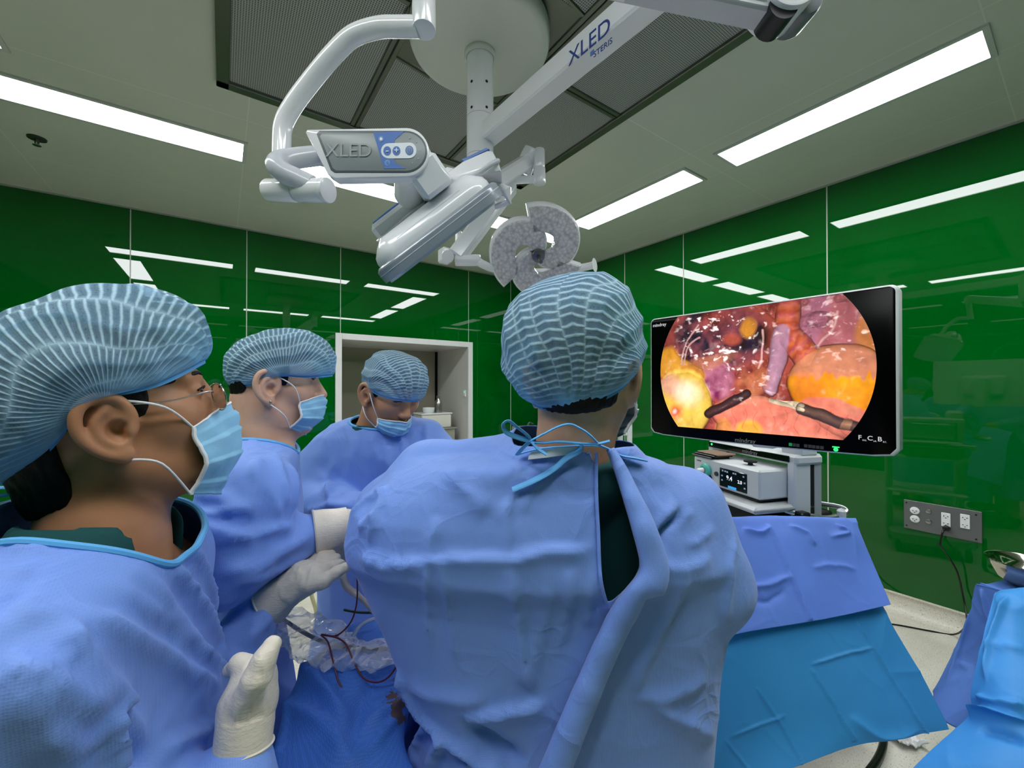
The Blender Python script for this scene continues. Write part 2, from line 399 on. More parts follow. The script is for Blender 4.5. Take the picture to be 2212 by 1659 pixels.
b = MB(); b.box((HX1-fw-.008, U+.075, 1.455), (.016, .05, .085), bev=.004); mo('switch_plate', b, M_WHITE, sw)
b = MB(); b.ell((HX1-fw-.016, U+.07, 1.475), (.005, .009, .009)); mo('indicator', b, emit('green indicator', '39E08A', 1.5), sw)
# things standing in the hatch
M_BIN = plain('off white plastic', 'DEDBD2', .4)
tb = thing('supply_bin', 'cream plastic bin standing in the hatch under the steel bottle', 'bin', (2.33, U+.34, 1.03))
b = MB(); b.box((2.33, U+.34, 1.09), (.42, .3, .18), bev=.01); mo('bin_body', b, M_BIN, tb); b = MB(); b.box((2.33, U+.34, 1.187), (.45, .33, .02), bev=.008); mo('bin_lid', b, M_WHITE, tb)
b = MB(); b.box((2.2, U+.34, .825), (.75, .36, .33)); b.box((2.2, U+.33, .992), (.8, .40, .012), bev=.003); o = mo('steel_counter', b, plain('grey counter', 'B6B2A8', .35, .4), None, True, base=(2.2, U+.34, .7)); tag(o, 'low grey counter across the bottom of the hatch', 'counter')
o = thing('steel_bottle', 'shiny steel bottle on the cream bin in the hatch', 'bottle', (2.40, U+.30, 1.197))
b = MB(); b.lathe((2.40, U+.30, 1.197), (0, 0, 1), [(.001, 0), (.05, 0), (.052, .01), (.052, .12), (.045, .15), (.022, .18), (.02, .2)]); mo('bottle_body', b, M_STEEL, o)
b = MB(); b.lathe((2.40, U+.30, 1.39), (0, 0, 1), [(.024, 0), (.026, .01), (.024, .035), (.001, .038)]); mo('bottle_cap', b, M_STEEL, o)
b = MB(); b.lathe((2.25, U+.28, 1.197), (0, 0, 1), [(.001, 0), (.06, 0), (.075, .02), (.08, .07), (.075, .072), (.07, .03), (.001, .01)]); o = mo('white_basin', b, M_WHITE, None, True, base=(2.25, U+.28, 1.197)); tag(o, 'small white basin beside the steel bottle in the hatch', 'basin')
# ------------------------------------------------------------------ ceiling light panels
def lamp_mat():
    t = NT('lit diffuser'); t.p(Base_Color=(.8, .8, .8), Emission_Color=lin('FBFEFF'), Emission_Strength=LAMP); return t.m
M_LAMP = lamp_mat()
LA = [((-1.066, .107), (3.139, 3.387), 'long lit ceiling panel left of the dark air diffuser, nearest the sprinkler'),
      ((.3535, 1.532), (3.139, 3.387), 'lit ceiling panel partly hidden behind the white control panel and yoke'),
      ((1.791, 2.964), (3.139, 3.387), 'lit ceiling panel partly hidden behind the far petal lamp'),
      ((2.702, 2.954), (1.703, 2.882), 'shorter looking lit ceiling panel right of the far petal lamp'),
      ((2.702, 2.954), (.283, 1.453), 'large lit ceiling panel at the upper right above the monitor'),
      ((-1.08, -.832), (1.70, 2.885), 'lit ceiling panel cut off at the upper left corner of the picture'),
      ((-1.09, -.842), (.26, 1.432), 'lit ceiling panel seen only as a bright bar in the green glass to the right'),
      ((1.80, 2.948), (-.325, -.077), 'lit ceiling panel seen only in the green glass left of the hatch'),
      ((.35, 1.53), (-.325, -.077), 'lit ceiling panel seen only as a thin bar in the glass above the second cap'),
      ((-1.07, .11), (-.325, -.077), 'lit ceiling panel seen in the glass right of the nearest cap')]
for (x0, x1), (y0, y1), lb in LA:
    cx, cyy = (x0+x1)/2, (y0+y1)/2
    t = thing('ceiling_light', lb, 'light', (cx, cyy, CE), 'ceiling light panels')
    b = MB(); k = .022
    for a0, a1, c0, c1 in ((x0-k, x1+k, y0-k, y0), (x0-k, x1+k, y1, y1+k), (x0-k, x0, y0, y1), (x1, x1+k, y0, y1)): b.box(((a0+a1)/2, (c0+c1)/2, CE-.005), (a1-a0, c1-c0, .012))
    mo('frame', b, plain('light frame', 'C9CCC8', .4) if 'lf' not in globals() else lf, t, False); lf = bpy.data.materials['light frame']
    b = MB(); b.box((cx, cyy, CE-.002), (x1-x0, y1-y0, .006)); mo('diffuser', b, M_LAMP, t, False)
# ------------------------------------------------------------------ laminar air diffuser
DX0, DX1, DY0, DY1 = -.03, 1.9, .58, 2.583
def perf_mat():
    t = NT('perforated sheet'); m = t.nd('ShaderNodeMapping', i_Vector=t.pos(), i_Scale=(105., 105., 1.)); v = t.nd('ShaderNodeTexVoronoi', voronoi_dimensions='2D', i_Vector=m.outputs[0], i_Randomness=.0, i_Scale=1.)
    h = t.math('LESS_THAN', v.outputs['Distance'], .30); c = t.mix(h, lin('A9ABAA'), lin('3A3E3F')); t.p(Base_Color=c, Roughness=.5, Metallic=.0); return t.m
M_PERF = perf_mat(); M_DIFF = plain('grey steel diffuser frame', '77796F', .3, .75); M_GREENREV = plain('green tinted steel edge', '3E4C43', .3, .7)
t = thing('air_diffuser', 'dark perforated air diffuser recessed in the ceiling around the lamp canopy', 'air vent', ((DX0+DX1)/2, (DY0+DY1)/2, CE))
b = MB(); k = .055; zb = CE-.012
for a0, a1, c0, c1 in ((DX0, DX1, DY0, DY0+k), (DX0, DX1, DY1-k, DY1), (DX0, DX0+k, DY0, DY1), (DX1-k, DX1, DY0, DY1)): b.box(((a0+a1)/2, (c0+c1)/2, zb), (a1-a0, c1-c0, .03), bev=.003)
mo('outer_frame', b, M_DIFF, t, True, 30)
XS = [DX0+k, .625, .65, 1.24, 1.265, DX1-k]; YS = [DY0+k, 1.567, 1.592, DY1-k]
b = MB()
for x in (.6375, 1.2525):
    for s_ in (-.014, .014): b.box((x+s_, (DY0+DY1)/2, zb+.004), (.022, DY1-DY0-.1, .02), bev=.002)
for x0, x1 in ((XS[4], XS[5]), (XS[0], XS[1])):
    for s_ in (-.014, .014): b.box(((x0+x1)/2, 1.58+s_, zb+.004), (x1-x0, .022, .02), bev=.002)
for s_ in (-1, 1):
    for sy in (-1, 1): b.tube([(.945+s_*.29, 1.56+sy*.33, zb+.006), (.945+s_*.10, 1.56+sy*.36, zb+.006)], .012, 6)
mo('divider_bars', b, M_DIFF, t, True, 30)
b = MB(); b.box((.945, 1.56, zb+.008), (.58, .66, .012)); mo('centre_plate', b, M_DIFF, t, False)
for x0, x1 in ((XS[0], XS[1]), (XS[2], XS[3]), (XS[4], XS[5])):
    for y0, y1 in ((YS[0], YS[1]), (YS[2], YS[3])):
        b = MB(); b.box(((x0+x1)/2, (y0+y1)/2, zb+.005), (x1-x0, y1-y0, .004)); mo('perforated_panel', b, M_PERF, t, False)
        
# sprinkler, outlets
t = thing('sprinkler_head', 'small dark sprinkler head on the grey ceiling at the left', 'sprinkler', (-.956, 3.824, CE))
b = MB(); b.lathe((-.956, 3.824, CE), (0, 0, -1), [(.045, 0), (.043, .008), (.012, .012), (.01, .04)]); mo('escutcheon', b, plain('dull metal', '55564F', .4, .7), t)
b = MB(); b.lathe((-.956, 3.824, CE-.045), (0, 0, -1), [(.001, 0), (.02, 0), (.02, .003), (.001, .003)]); b.tube([(-.956, 3.812, CE-.03), (-.956, 3.812, CE-.045)], .002, 6); b.tube([(-.956, 3.836, CE-.03), (-.956, 3.836, CE-.045)], .002, 6); mo('deflector', b, M_STEEL, t)
t = thing('outlet_panel', 'grey metal wall plate with white sockets low on the green wall', 'socket panel', (V_, .59, .68))
OY0, OY1, OZ0, OZ1 = .413, .769, .585, .778
def on_wall(fy, fz): return np.array([V_, OY1+(OY0-OY1)*fy, OZ1+(OZ0-OZ1)*fz])
M_PLATE = plain('stainless wall plate', '7B7C7C', .38, .6, bump=(30, .1)); M_SOCK = plain('white socket', 'E9E9EC', .35)
b = MB(); b.box((V_-.003, (OY0+OY1)/2, (OZ0+OZ1)/2), (.008, OY1-OY0, OZ1-OZ0), bev=.002); mo('plate', b, M_PLATE, t)
for fy, fz, kind in ((.155, .33, 'r'), (.155, .62, 'r'), (.34, .27, 'p'), (.34, .62, 'p'), (.565, .39, 's'), (.80, .33, 's')):
    c = on_wall(fy, fz); b = MB()
    if kind == 'r': b.cyl(c-[.0, 0, 0], c-[.012, 0, 0], .024, bev=.002)
    elif kind == 'p': b.cyl(c, c-[.014, 0, 0], .014, bev=.003)
    else: b.box(c-[.007, 0, 0.012], (.012, .042, .088), bev=.002)
    s_ = sub(mo('earth_terminal' if kind == 'p' else 'socket', b, M_STEEL if kind == 'p' else M_SOCK, t))
    if kind != 'p':
        for dz in ((0,) if kind == 'r' else (.012, -.034)):
            for dy, dd in ((-.009, 0), (.009, 0), (0, -.011)): b = MB(); b.box(c+[-.0135, dy, dz+dd], (.003, .006, .0038)); mo('slot', b, M_BLACK, s_, False)
for fy, fz in ((.04, .1), (.04, .9), (.93, .12), (.93, .9)): b = MB(); c = on_wall(fy, fz); b.cyl(c, c-[.009, 0, 0], .005, seg=10); mo('screw', b, M_BLACK, t)
c = on_wall(.575, .72); t = thing('power_cord', 'black power cord plugged into the wall plate and trailing on the floor', 'cord', c)
b = MB(); b.cyl(c-[.012, 0, 0], c-[.045, 0, 0], .019, .014, bev=.004); mo('plug', b, M_BLACK, t)
pts = [c-[.04, 0, 0], c-[.075, -.01, .02], c-[.08, -.02, .10]]
pts += [np.array([3.70, .50, .18]), np.array([3.62, .455, .03]), np.array([3.50, .50, .008]), np.array([3.42, .62, .006])]
def floor_at(px, py): r = np.array([(px-1106)/F, 1, (829.5-py)/F+PITCH]); return W(r*(-CZ/r[2])+[0, 0, CZ])+[0, 0, .006]
pts = pts[:4][:3]+[c-[.08, -.02, .10]]+[AW(2063, 1230, 2.56), AW(2078, 1290, 2.55), AW(2085, 1332, 2.50), AW(2082, 1352, 2.44)]+[floor_at(2056, 1372)+[0, 0, .004], floor_at(2000, 1362), floor_at(1920, 1348), floor_at(1820, 1340), floor_at(1740, 1345)]
b = MB(); b.tube(spline(pts, 10), .0048, 8); mo('cable', b, M_BLACK, t)
# ================================================================== SURGICAL LAMPS
M_LW = plain('glossy white lamp enamel', 'E9EAEE', .14, 0, .6); M_LG = plain('pale grey lamp enamel', 'C8CBD3', .2, 0, .55)
M_BLUE = plain('blue membrane', '1F62B4', .35); M_PANEL = plain('grey membrane panel', '8E9697', .38); M_NAVY = plain('navy print', '1D3F86', .5)
M_CANOPY = plain('warm white canopy enamel', 'D9DAD3', .3); M_GREY = plain('mid grey plastic', '9A9FA3', .35)
R_ = np.array
mt = thing('lamp_mount', 'white round ceiling canopy with column and lettered horizontal arm', 'lamp mount', W([-.139, 1.79, CE]))
cc = W([-.139, 1.79, 0])
b = MB(); b.lathe(cc+[0, 0, 3.0], (0, 0, 1), [(.0, -.0), (.2, .001), (.275, .008), (.295, .018), (.302, .035), (.302, .088)], 64); mo('canopy', b, M_CANOPY, mt, True, 50)
b = MB(); b.lathe(cc+[0, 0, 3.005], (0, 0, -1), [(.068, 0), (.068, .02), (.064, .026), (.060, .028)], 40); mo('collar', b, M_CANOPY, mt)
col = sub(mo('column', MB().cyl(cc+[0, 0, 2.42], cc+[0, 0, 3.0], .0585, seg=40), M_LW, mt))
for z in (2.845, 2.735):
    for a in (-2.15, -1.0): b = MB(); q = W([-.139+.0585*math.cos(a), 1.79+.0585*math.sin(a), z])-W([0, 0, 0]); n_ = W([math.cos(a), math.sin(a), 0]); b.cyl(q-n_*.004, q+n_*.0012, .006, seg=10); mo('screw', b, M_BLACK, col)
for z in (2.715, 2.545): b = MB(); b.lathe(cc+[0, 0, z], (0, 0, 1), [(.0586, -.001), (.0592, 0), (.0586, .001)], 40); mo('joint_ring', b, M_GREY, col)
# horizontal arm
p0, p1 = R_([-.115, 1.785, 0]), R_([.575, .903, 0]); dr = nrm(p1-p0); sd_ = R_([-dr[1], dr[0], 0])   # sd_ : left of the arm direction
near = -sd_ if sd_[1] > 0 else sd_
cA = (p0+p1)/2; L = np.linalg.norm(p1-p0); ax = np.stack([W(dr), W(near), [0, 0, 1]])
arm = sub(mo('horizontal_arm', MB().box(W(cA)+[0, 0, 2.637], (L, .082, .078), ax, .007), M_LW, mt, True, 30))
def arm_pt(px, py, off=.0415):
    """where the sight line through a pixel meets the lettered side of the arm"""
    r = R_([(px-1106)/F, 1, (829.5-py)/F+PITCH]); o = p0+near*off; o[2] = 0; t = ((o-[0, 0, 0])@near)/(r@near); q = r*t; q[2] += CZ; return q
exA = W(dr)*1.0; eyA = R_([0, 0, 1.])
# the words read along the arm: left to right as seen from the near side
sgn = 1 if (A(1400, 60, 1)-A(1100, 290, 1))@dr > 0 else -1
q = arm_pt(1272, 92); text('lettering', 'XLED', .070, W(q)+[0, 0, .004], exA*sgn, eyA, M_NAVY, arm, .0006)
q = arm_pt(1303, 97); text('lettering', 'STERIS', .025, W(q)+[0, 0, -.004], exA*sgn, eyA, M_NAVY, arm, .0006)
q = W(arm_pt(1280, 111)); b = MB(); b.box(q, (.014, .002, .014), ax); mo('emblem', b, plain('emblem blue', '4B6FA8', .5), arm, False)
b = MB(); b.cyl(W(p1)+[0, 0, 2.40], W(p1)+[0, 0, 2.69], .058, bev=.006, seg=36); mo('arm_pivot', b, M_LW, mt)
# ---- near light: spring arm, tube, yoke, keypad, head
nl = thing('surgical_light', 'white surgical light with grey keypad panel hanging closest to the viewer', 'surgical light', AW(950, 480, 1.1))
J = A(1688, -8, .905); T0 = A(914, -120, .945)
def bar(name, pts, wd, ht, mat, par, bev=.01, upv=(0, 0, 1)):
    a, c = W(pts[0]), W(pts[1]); d = nrm(c-a); u = nrm(R_(upv, float)-d*(R_(upv)@d)); s = np.cross(u, d)
    return mo(name, MB().box((a+c)/2, (np.linalg.norm(c-a), wd, ht), np.stack([d, s, u]), bev), mat, par, True, 40)
sp = sub(bar('spring_arm', (A(1668, 0, .905), A(905, -150, .945)), .085, .088, M_LW, nl, .022))
bar('arm_underside', (A(1655, 34, .905), A(1150, -72, .93)), .06, .02, M_LG, sp, .006)
b = MB(); d_ = W([0, 1, 0]); b.cyl(W(J)-d_*.046, W(J)+d_*.046, .058, bev=.008, seg=40); mo('elbow_joint', b, M_LW, nl)
b = MB(); b.cyl(W(J)-d_*.0485, W(J)-d_*.044, .046, bev=.002, seg=40); mo('joint_cap', b, plain('joint cap', 'D4D6D6', .35), nl)
b = MB(); b.cyl(W(A(1678, 32, .90))-d_*.03, W(A(1678, 32, .90))+d_*.03, .031, seg=20); mo('open_joint', b, plain('joint mechanism', '2A2A30', .4, .5), nl)
b = MB(); b.cyl(W(A(1722, 8, .92))-d_*.03, W(A(1722, 8, .92))+d_*.045, .046, bev=.01, seg=30); mo('joint_shroud', b, plain('dark shroud', '6E7478', .3), nl)
b = MB(); b.cyl(AW(914, -150, .945), AW(915, 62, .92), .0262, bev=.002, seg=30); mo('pivot_sleeve', b, M_LW, nl)
tp = [(905, 54, .925), (860, 54, .935), (815, 56, .95), (760, 75, .965), (715, 118, .98), (668, 175, 1.0), (632, 224, 1.01), (611, 265, 1.015), (607, 310, 1.015), (607, 360, 1.01)]
b = MB(); b.tube(W(spline(AP(tp), 6)), .0215, 18); mo('curved_tube', b, M_LW, nl)
yk = [(735, 327, 1.06), (690, 334, 1.03), (640, 340, .995), (604, 347, .965), (597, 358, .945), (612, 372, .945), (640, 385, .95), (672, 400, .955)]
b = MB(); b.tube(W(spline(AP(yk), 6)), .0235, 18); mo('yoke', b, M_LG, nl)
b = MB(); b.cyl(AW(577, 410, 1.0), AW(640, 411, .975), .0262, bev=.005, seg=30); b.cyl(AW(642, 411, .975), AW(703, 410, .945), .0265, bev=.004, seg=30); mo('hinge_barrel', b, M_LW, nl)
b = MB(); b.cyl(AW(698, 410, .945), AW(709, 410, .941), .0272, bev=.002, seg=30); mo('barrel_cap', b, M_LW, nl)
# keypad: a flat case facing the viewer
PD = 1.0
def pxpoly(name, px, d, th, mat, par, bev=0., smooth=True):
    q = AP(px, d); o = R_([0, d+th, 0]); P2 = np.stack([q[:, 0], q[:, 2]], 1)
    return mo(name, MB().prism(P2, W(o), W([1, 0, 0]), [0, 0, 1], W([0, -1, 0]), th, bev), mat, par, smooth, 40)
def arc(cx, cy, rx, ry, a0, a1, n=12): return [(cx+rx*math.cos(a), cy+ry*math.sin(a)) for a in np.linspace(a0, a1, n)]
case = [(658, 283), (661, 277)]+arc(876, 327, 50, 54, -math.pi/2, 0, 10)+arc(876, 327, 50, 54, 0, math.pi/2, 10)+[(722, 384), (706, 374)]
kp = sub(pxpoly('keypad', case, PD, .03, M_LW, nl, .003))
face = [(682, 287), (688, 280)]+arc(876, 326, 46, 46, -math.pi/2, math.pi/2, 18)+[(722, 372), (713, 366)]
pxpoly('keypad_rim', face, PD-.001, .004, plain('dark grey rubber', '5B6266', .4), kp, .001)
face2 = [(689, 292), (694, 286)]+arc(876, 326, 42, 42, -math.pi/2, math.pi/2, 18)+[(724, 367), (717, 361)]
pxpoly('membrane', face2, PD-.002, .004, M_PANEL, kp, .001)
pxpoly('blue_field', [(805, 284), (872, 282)]+[(852, 300), (846, 326), (852, 350), (876, 362)]+[(829, 363)], PD-.0028, .004, M_BLUE, kp)
pxpoly('button_strip', arc(838, 324, 16, 16.5, math.pi/2, 3*math.pi/2, 10)+arc(884, 323, 15, 17, -math.pi/2, math.pi/2, 10), PD-.0036, .004, plain('pale button strip', 'DCE3EA', .35), kp)
for cx in (835.5, 855.5): pxpoly('button', arc(cx, 324, 8.4, 10, 0, 2*math.pi, 24)[:-1], PD-.0044, .004, M_BLUE, kp)
pxpoly('button', arc(883.5, 323, 8.8, 10.2, 0, 2*math.pi, 24)[:-1], PD-.0044, .004, M_BLUE, kp); pxpoly('button_mark', arc(883.5, 323, 6.4, 7.6, 0, 2*math.pi, 24)[:-1], PD-.005, .004, M_PANEL, kp); pxpoly('button_mark', arc(883.5, 323, 4.6, 5.6, 0, 2*math.pi, 24)[:-1], PD-.0055, .004, M_BLUE, kp); pxpoly('button_mark', [(882.6, 314), (884.4, 314), (884.4, 324), (882.6, 324)], PD-.0058, .004, M_PANEL, kp)
M_PALE = plain('pale symbol', 'E6ECF4', .4)
text('button_mark', '-', .026, AW(835.5, 323, PD-.006), W([1, 0, 0]), [0, 0, 1], M_PALE, kp); text('button_mark', '+', .021, AW(855.5, 323.5, PD-.006), W([1, 0, 0]), [0, 0, 1], M_PALE, kp, weight=.0002)
text('lettering', 'XLED', .046, AW(752, 324, PD-.0035), W([1, 0, 0]), [0, 0, 1], M_PANEL, kp, .0004)
for cx, cyy in ((822, 298), (836, 350)):
    pxpoly('button_mark', arc(cx, cyy, 6, 6.5, 0, 2*math.pi, 16)[:-1], PD-.0034, .004, plain('light blue mark', '5F8FC8', .4), kp); pxpoly('button_mark', arc(cx, cyy, 3, 3.4, 0, 2*math.pi, 12)[:-1], PD-.004, .004, M_PALE if cyy < 320 else M_BLUE, kp)
for cx, cyy in ((884, 296), (899, 305), (906, 323), (903, 341), (890, 350)): pxpoly('pilot_light', arc(cx, cyy, 1.6, 1.8, 0, 2*math.pi, 8)[:-1], PD-.003, .004, M_GREY, kp)
# head
ex = nrm(R_([-.79, 0, -.61])); n0 = R_([-.61, 0, .79])*.97+R_([0, -1, 0])*.40; nb = nrm(n0-ex*(n0@ex)); ey = np.cross(nb, ex); ey = ey if ey[1] > 0 else -ey
O = A(942, 484, 1.05)+ey*.17
def H(u, v, w_): return O+u*ex+v*ey+w_*nb
def rrect(a, c, r, n=7):
    out = []
    for sx, sy, a0 in ((1, 1, 0), (-1, 1, math.pi/2), (-1, -1, math.pi), (1, -1, 1.5*math.pi)):
        out += [(sx*(a-r)+r*math.cos(t), sy*(c-r)+r*math.sin(t)) for t in np.linspace(a0, a0+math.pi/2, n)]
    return out
def hp(name, poly, w0, h, mat, bev, par=nl, u=0, v=0): return mo(name, MB().prism(poly, W(H(u, v, w0)), W(ex), W(ey), W(nb), h, bev), mat, par, True, 40)
hd = sub(hp('lamp_head', rrect(.200, .177, .064), -.040, .040, plain('blue grey lamp rim', '9CA3AE', .24, .2), .010))
hp('bottom_lens', rrect(.188, .166, .06), -.047, .009, M_LW, 0, hd); hp('rim_band', rrect(.2005, .1775, .064), -.020, .002, M_LG, .0008, hd)
hp('back_cover', rrect(.186, .163, .065), -.002, .058, M_LW, .046, hd); hp('inspection_plate', rrect(.11, .012, .01), .02, .012, M_LG, .003, hd, .0, -.140)
b = MB(); b.box(W(H(.0, .04, .075)), (.29, .13, .055), np.stack([W(ex), W(ey), W(nb)]), .012); mo('back_housing', b, M_LW, hd, True, 40)
b = MB(); b.box(W(H(-.0, .04, .106)), (.26, .05, .008), np.stack([W(ex), W(ey), W(nb)]), .003); mo('blue_stripe', b, M_BLUE, hd)
b = MB(); b.tube(W(R_([H(.15, -.03, .055), H(0, -.035, .062), H(-.15, -.03, .055)])), .008, 10); mo('grip_bar', b, M_LG, hd)
pxpoly('back_housing', [(960, 374), (1000, 345), (1052, 322), (1064, 323), (1078, 350), (1083, 368), (1040, 376), (990, 392), (975, 388)], 1.13, .07, M_LW, hd, .006)
pxpoly('blue_stripe', [(996, 343), (1050, 317), (1057, 320), (1002, 347)], 1.135, .05, M_BLUE, hd, .001)
b = MB(); b.tube(W(spline(AP([(1000, 388, 1.12), (1030, 374, 1.11), (1062, 352, 1.115), (1076, 346, 1.13)]), 5)), .007, 10); mo('grip_bar', b, M_LG, hd)
b = MB(); b.cyl(AW(938, 382, 1.09), W(H(-.02, -.02, .03)), .022, seg=20); mo('pivot_shaft', b, plain('dark pivot shaft', '2C3440', .4), hd)
b = MB(); b.cyl(AW(893, 327, 1.03), W(H(-.0, .0, .10)), .046, .044, bev=.004, seg=36); mo('swivel_neck', b, M_LW, nl)
b = MB(); q0, q1 = AW(888, 374, 1.03), AW(965, 388, 1.07); b.box((q0+q1)/2+[0, 0, -.002], (.085, .075, .085), np.stack([W(ex), W(ey), W(nb)]), .01); mo('swivel_block', b, M_LW, nl, True, 40)
b = MB(); b.tube(W(R_([H(-.19, .02, -.02), H(-.222, .0, -.015), H(-.236, -.03, -.045), H(-.225, -.03, -.07), H(-.19, .0, -.06)])), [.016, .02, .016, .009, .008], 12); mo('side_handle', b, M_LW, nl)
# ---- far petal light
fl = thing('surgical_light', 'petal shaped surgical light with clear lenses above the central cap', 'surgical light', AW(1160, 540, 2.2))
b = MB(); b.cyl(W([-.139, 1.79, 2.36]), W([-.139, 1.79, 2.44]), .062, bev=.006, seg=36); mo('lower_hub', b, M_LW, fl)
bar('lower_arm', ([-.139, 1.79, 2.40], A(1142, 345, 2.2)), .07, .07, M_LW, fl, .012)
b = MB(); b.cyl(AW(1128, 372, 2.2), AW(1150, 318, 2.16), .05, .042, bev=.012, seg=30); mo('knuckle', b, M_LW, fl)
b = MB(); b.cyl(AW(1165, 322, 2.15), AW(1165, 364, 2.15), .03, bev=.004); b.cyl(AW(1165, 362, 2.15), AW(1166, 396, 2.15), .032, bev=.004); b.cyl(AW(1110, 388, 2.2), AW(1164, 385, 2.15), .02); mo('link', b, M_LW, fl)
bar('spring_arm', (A(1105, 395, 2.2), A(985, 555, 2.2)), .10, .085, M_LW, fl, .012)
b = MB(); b.box(AW(962, 552, 2.2), (.06, .07, .075), None, .008); b.cyl(AW(967, 553, 2.17), AW(967, 553, 2.11), .032, bev=.005); mo('arm_joint', b, M_LW, fl)
b = MB(); b.tube(AP([(990, 500, 2.2), (990, 555, 2.2)])@np.eye(3)@np.array([[CS, -SN, 0], [SN, CS, 0], [0, 0, 1]]), .018, 12); b.cyl(AW(983, 562, 2.18), AW(1038, 562, 2.18), .03, bev=.006); mo('hinge_barrel', b, M_LW, fl)
b = MB(); b.tube(W(spline(AP([(1030, 562, 2.18), (1046, 572, 2.18), (1075, 582, 2.27), (1130, 588, 2.38), (1200, 586, 2.42), (1255, 578, 2.40), (1285, 572, 2.36)]), 6)), [.022]*36+[.04], 14); mo('yoke', b, M_LW, fl)
def lens_mat():
    t = NT('clear ribbed lens'); v = t.nd('ShaderNodeTexVoronoi', i_Vector=t.obj(), i_Scale=60.); t.p(Base_Color=t.mix(v.outputs['Distance'], lin('E2DFE4'), lin('A6A2AA')), Roughness=.2, Metallic=.05, Normal=t.bump(v.outputs['Distance'], .8, .004)); return t.m
M_LENS = lens_mat(); PC = A(1162, 550, 2.2); pn = nrm(R_([.10, -.78, -.58])); pu = nrm(np.cross([0, 0, 1], pn)); pu = pu if pu[0] > 0 else -pu; pv = np.cross(pu, pn); pv = pv if pv[2] > 0 else -pv
def petal(rot):
    th = np.linspace(0, 2.3, 28); mid = []; wd = []
    for t in th:
        r = .022+.168*math.sin(min(t/1.5, 1)*math.pi/2)**.8; mid.append([r*math.cos(t*1.12+rot), r*math.sin(t*1.12+rot)]); wd.append(.042+.027*min(1, t*1.6))
    mid = R_(mid); tg = nrm(np.gradient(mid, axis=0)); nn = np.stack([-tg[:, 1], tg[:, 0]], 1); wd = R_(wd)[:, None]
    a_ = mid+nn*wd; c_ = (mid-nn*wd)[::-1]; return np.concatenate([a_, c_])
for rot in (-.66, -.66-2.094, -.66+2.094):
    P2 = petal(rot); pp = sub(mo('petal', MB().prism(P2, W(PC-pn*.05), W(pu), W(pv), W(pn), .05, .016), M_LW, fl, True, 40))
    c0 = P2.mean(0); mo('lens', MB().prism(c0+(P2-c0)*.93, W(PC-pn*.03), W(pu), W(pv), W(pn), .036, .006), M_LENS, pp, True, 40)
b = MB(); b.cyl(W(PC-pn*.03), W(PC+pn*.03), .035, bev=.006); b.cyl(W(PC+pn*.03), W(PC+pn*.11), .012, .010, bev=.003); mo('sterile_handle', b, plain('steel handle', '77757A', .3, .8), fl)

# ================================================================== ENDOSCOPY TOWER
mL, mR = R_([.542, 1.62, 0]), R_([.990, 1.054, 0]); mex = nrm(mR-mL); mn = nrm(R_([-mex[1], mex[0], 0])); mn = -mn if mn[1] > 0 else mn   # facing normal
MW, MZ0, MZ1 = np.linalg.norm(mR-mL), 1.366, 1.815; MH = MZ1-MZ0; mc = (mL+mR)/2+[0, 0, (MZ0+MZ1)/2]
mon = thing('monitor', 'large flat screen showing the endoscope picture on the equipment tower', 'monitor', W(mc+mn*-.03))
def m_uv(px, py):
    """position on the screen plane of a sight line, metres from the centre"""
    r = R_([(px-1106)/F, 1, (829.5-py)/F+PITCH]); o = mc-[0, 0, CZ]; t = (o@mn)/(r@mn); q = r*t-o; return R_([q@mex, q[2]])
def outline(a, h0, h1, r, sag):
    out = []
    for sx, sy, a0 in ((1, 1, 0), (-1, 1, math.pi/2)): out += [(sx*(a-r)+r*math.cos(t), (h1-r)+r*math.sin(t)) for t in np.linspace(a0, a0+math.pi/2, 6)]
    out += [(-a, h0+.02), (-a+.012, h0+.004)]+[(x, h0-sag*(1-(x/a)**2)) for x in np.linspace(-a+.05, a-.05, 14)]+[(a-.012, h0+.004), (a, h0+.02)]
    return out
EX, EY, EN = W(mex), R_([0, 0, 1.]), W(mn)
b = MB(); b.prism(outline(MW/2, -MH/2, MH/2, .018, .006), W(mc-mn*.045), EX, EY, EN, .043, .006); mh = sub(mo('monitor_housing', b, plain('white monitor shell', 'DDE0E2', .35), mon, True, 40))
b = MB(); b.prism(outline(MW/2-.006, -MH/2+.004, MH/2-.005, .015, .006), W(mc-mn*.01), EX, EY, EN, .0085, .001); mo('bezel', b, plain('glossy black glass', '020203', .25, 0, .08), mon, True, 40)
b = MB(); b.box(W(mc-mn*.07+[0, 0, -.03]), (.3, .05, .2), np.stack([EX, EN, EY]), .02); mo('rear_bulge', b, M_WHITE, mon, True, 40)
M_MARK = emit('lit white print', 'D8DCE0', .8); M_DIM = emit('dim print', '8B8F92', .35); M_GREENLED = emit('green led', '2BE56B', 2.0); M_DIMG = emit('dim green print', '2E9E60', .6)
def on_mon(px, py, off=.001): q = m_uv(px, py); return W(mc+mex*q[0]+R_([0, 0, q[1]])+mn*off)
text('lettering', 'mindray', .0195, on_mon(1609, 952), EX, EY, M_DIM, mon, weight=.0001); text('lettering', 'mindray', .0175, on_mon(1425, 702), EX, EY, M_MARK, mon, weight=.0001)
for s_, px, py in (('F', 1857, 945), ('C', 1879, 947), ('B', 1900, 949)):
    text('lettering', s_, .0165, on_mon(px, py), EX, EY, M_MARK, mon, weight=.0002)
for s_, px, py in (('OG.', 1867, 951), ('LR.', 1890, 953), ('RT.', 1911, 955)): text('lettering', s_, .0055, on_mon(px, py), EX, EY, M_MARK, mon)
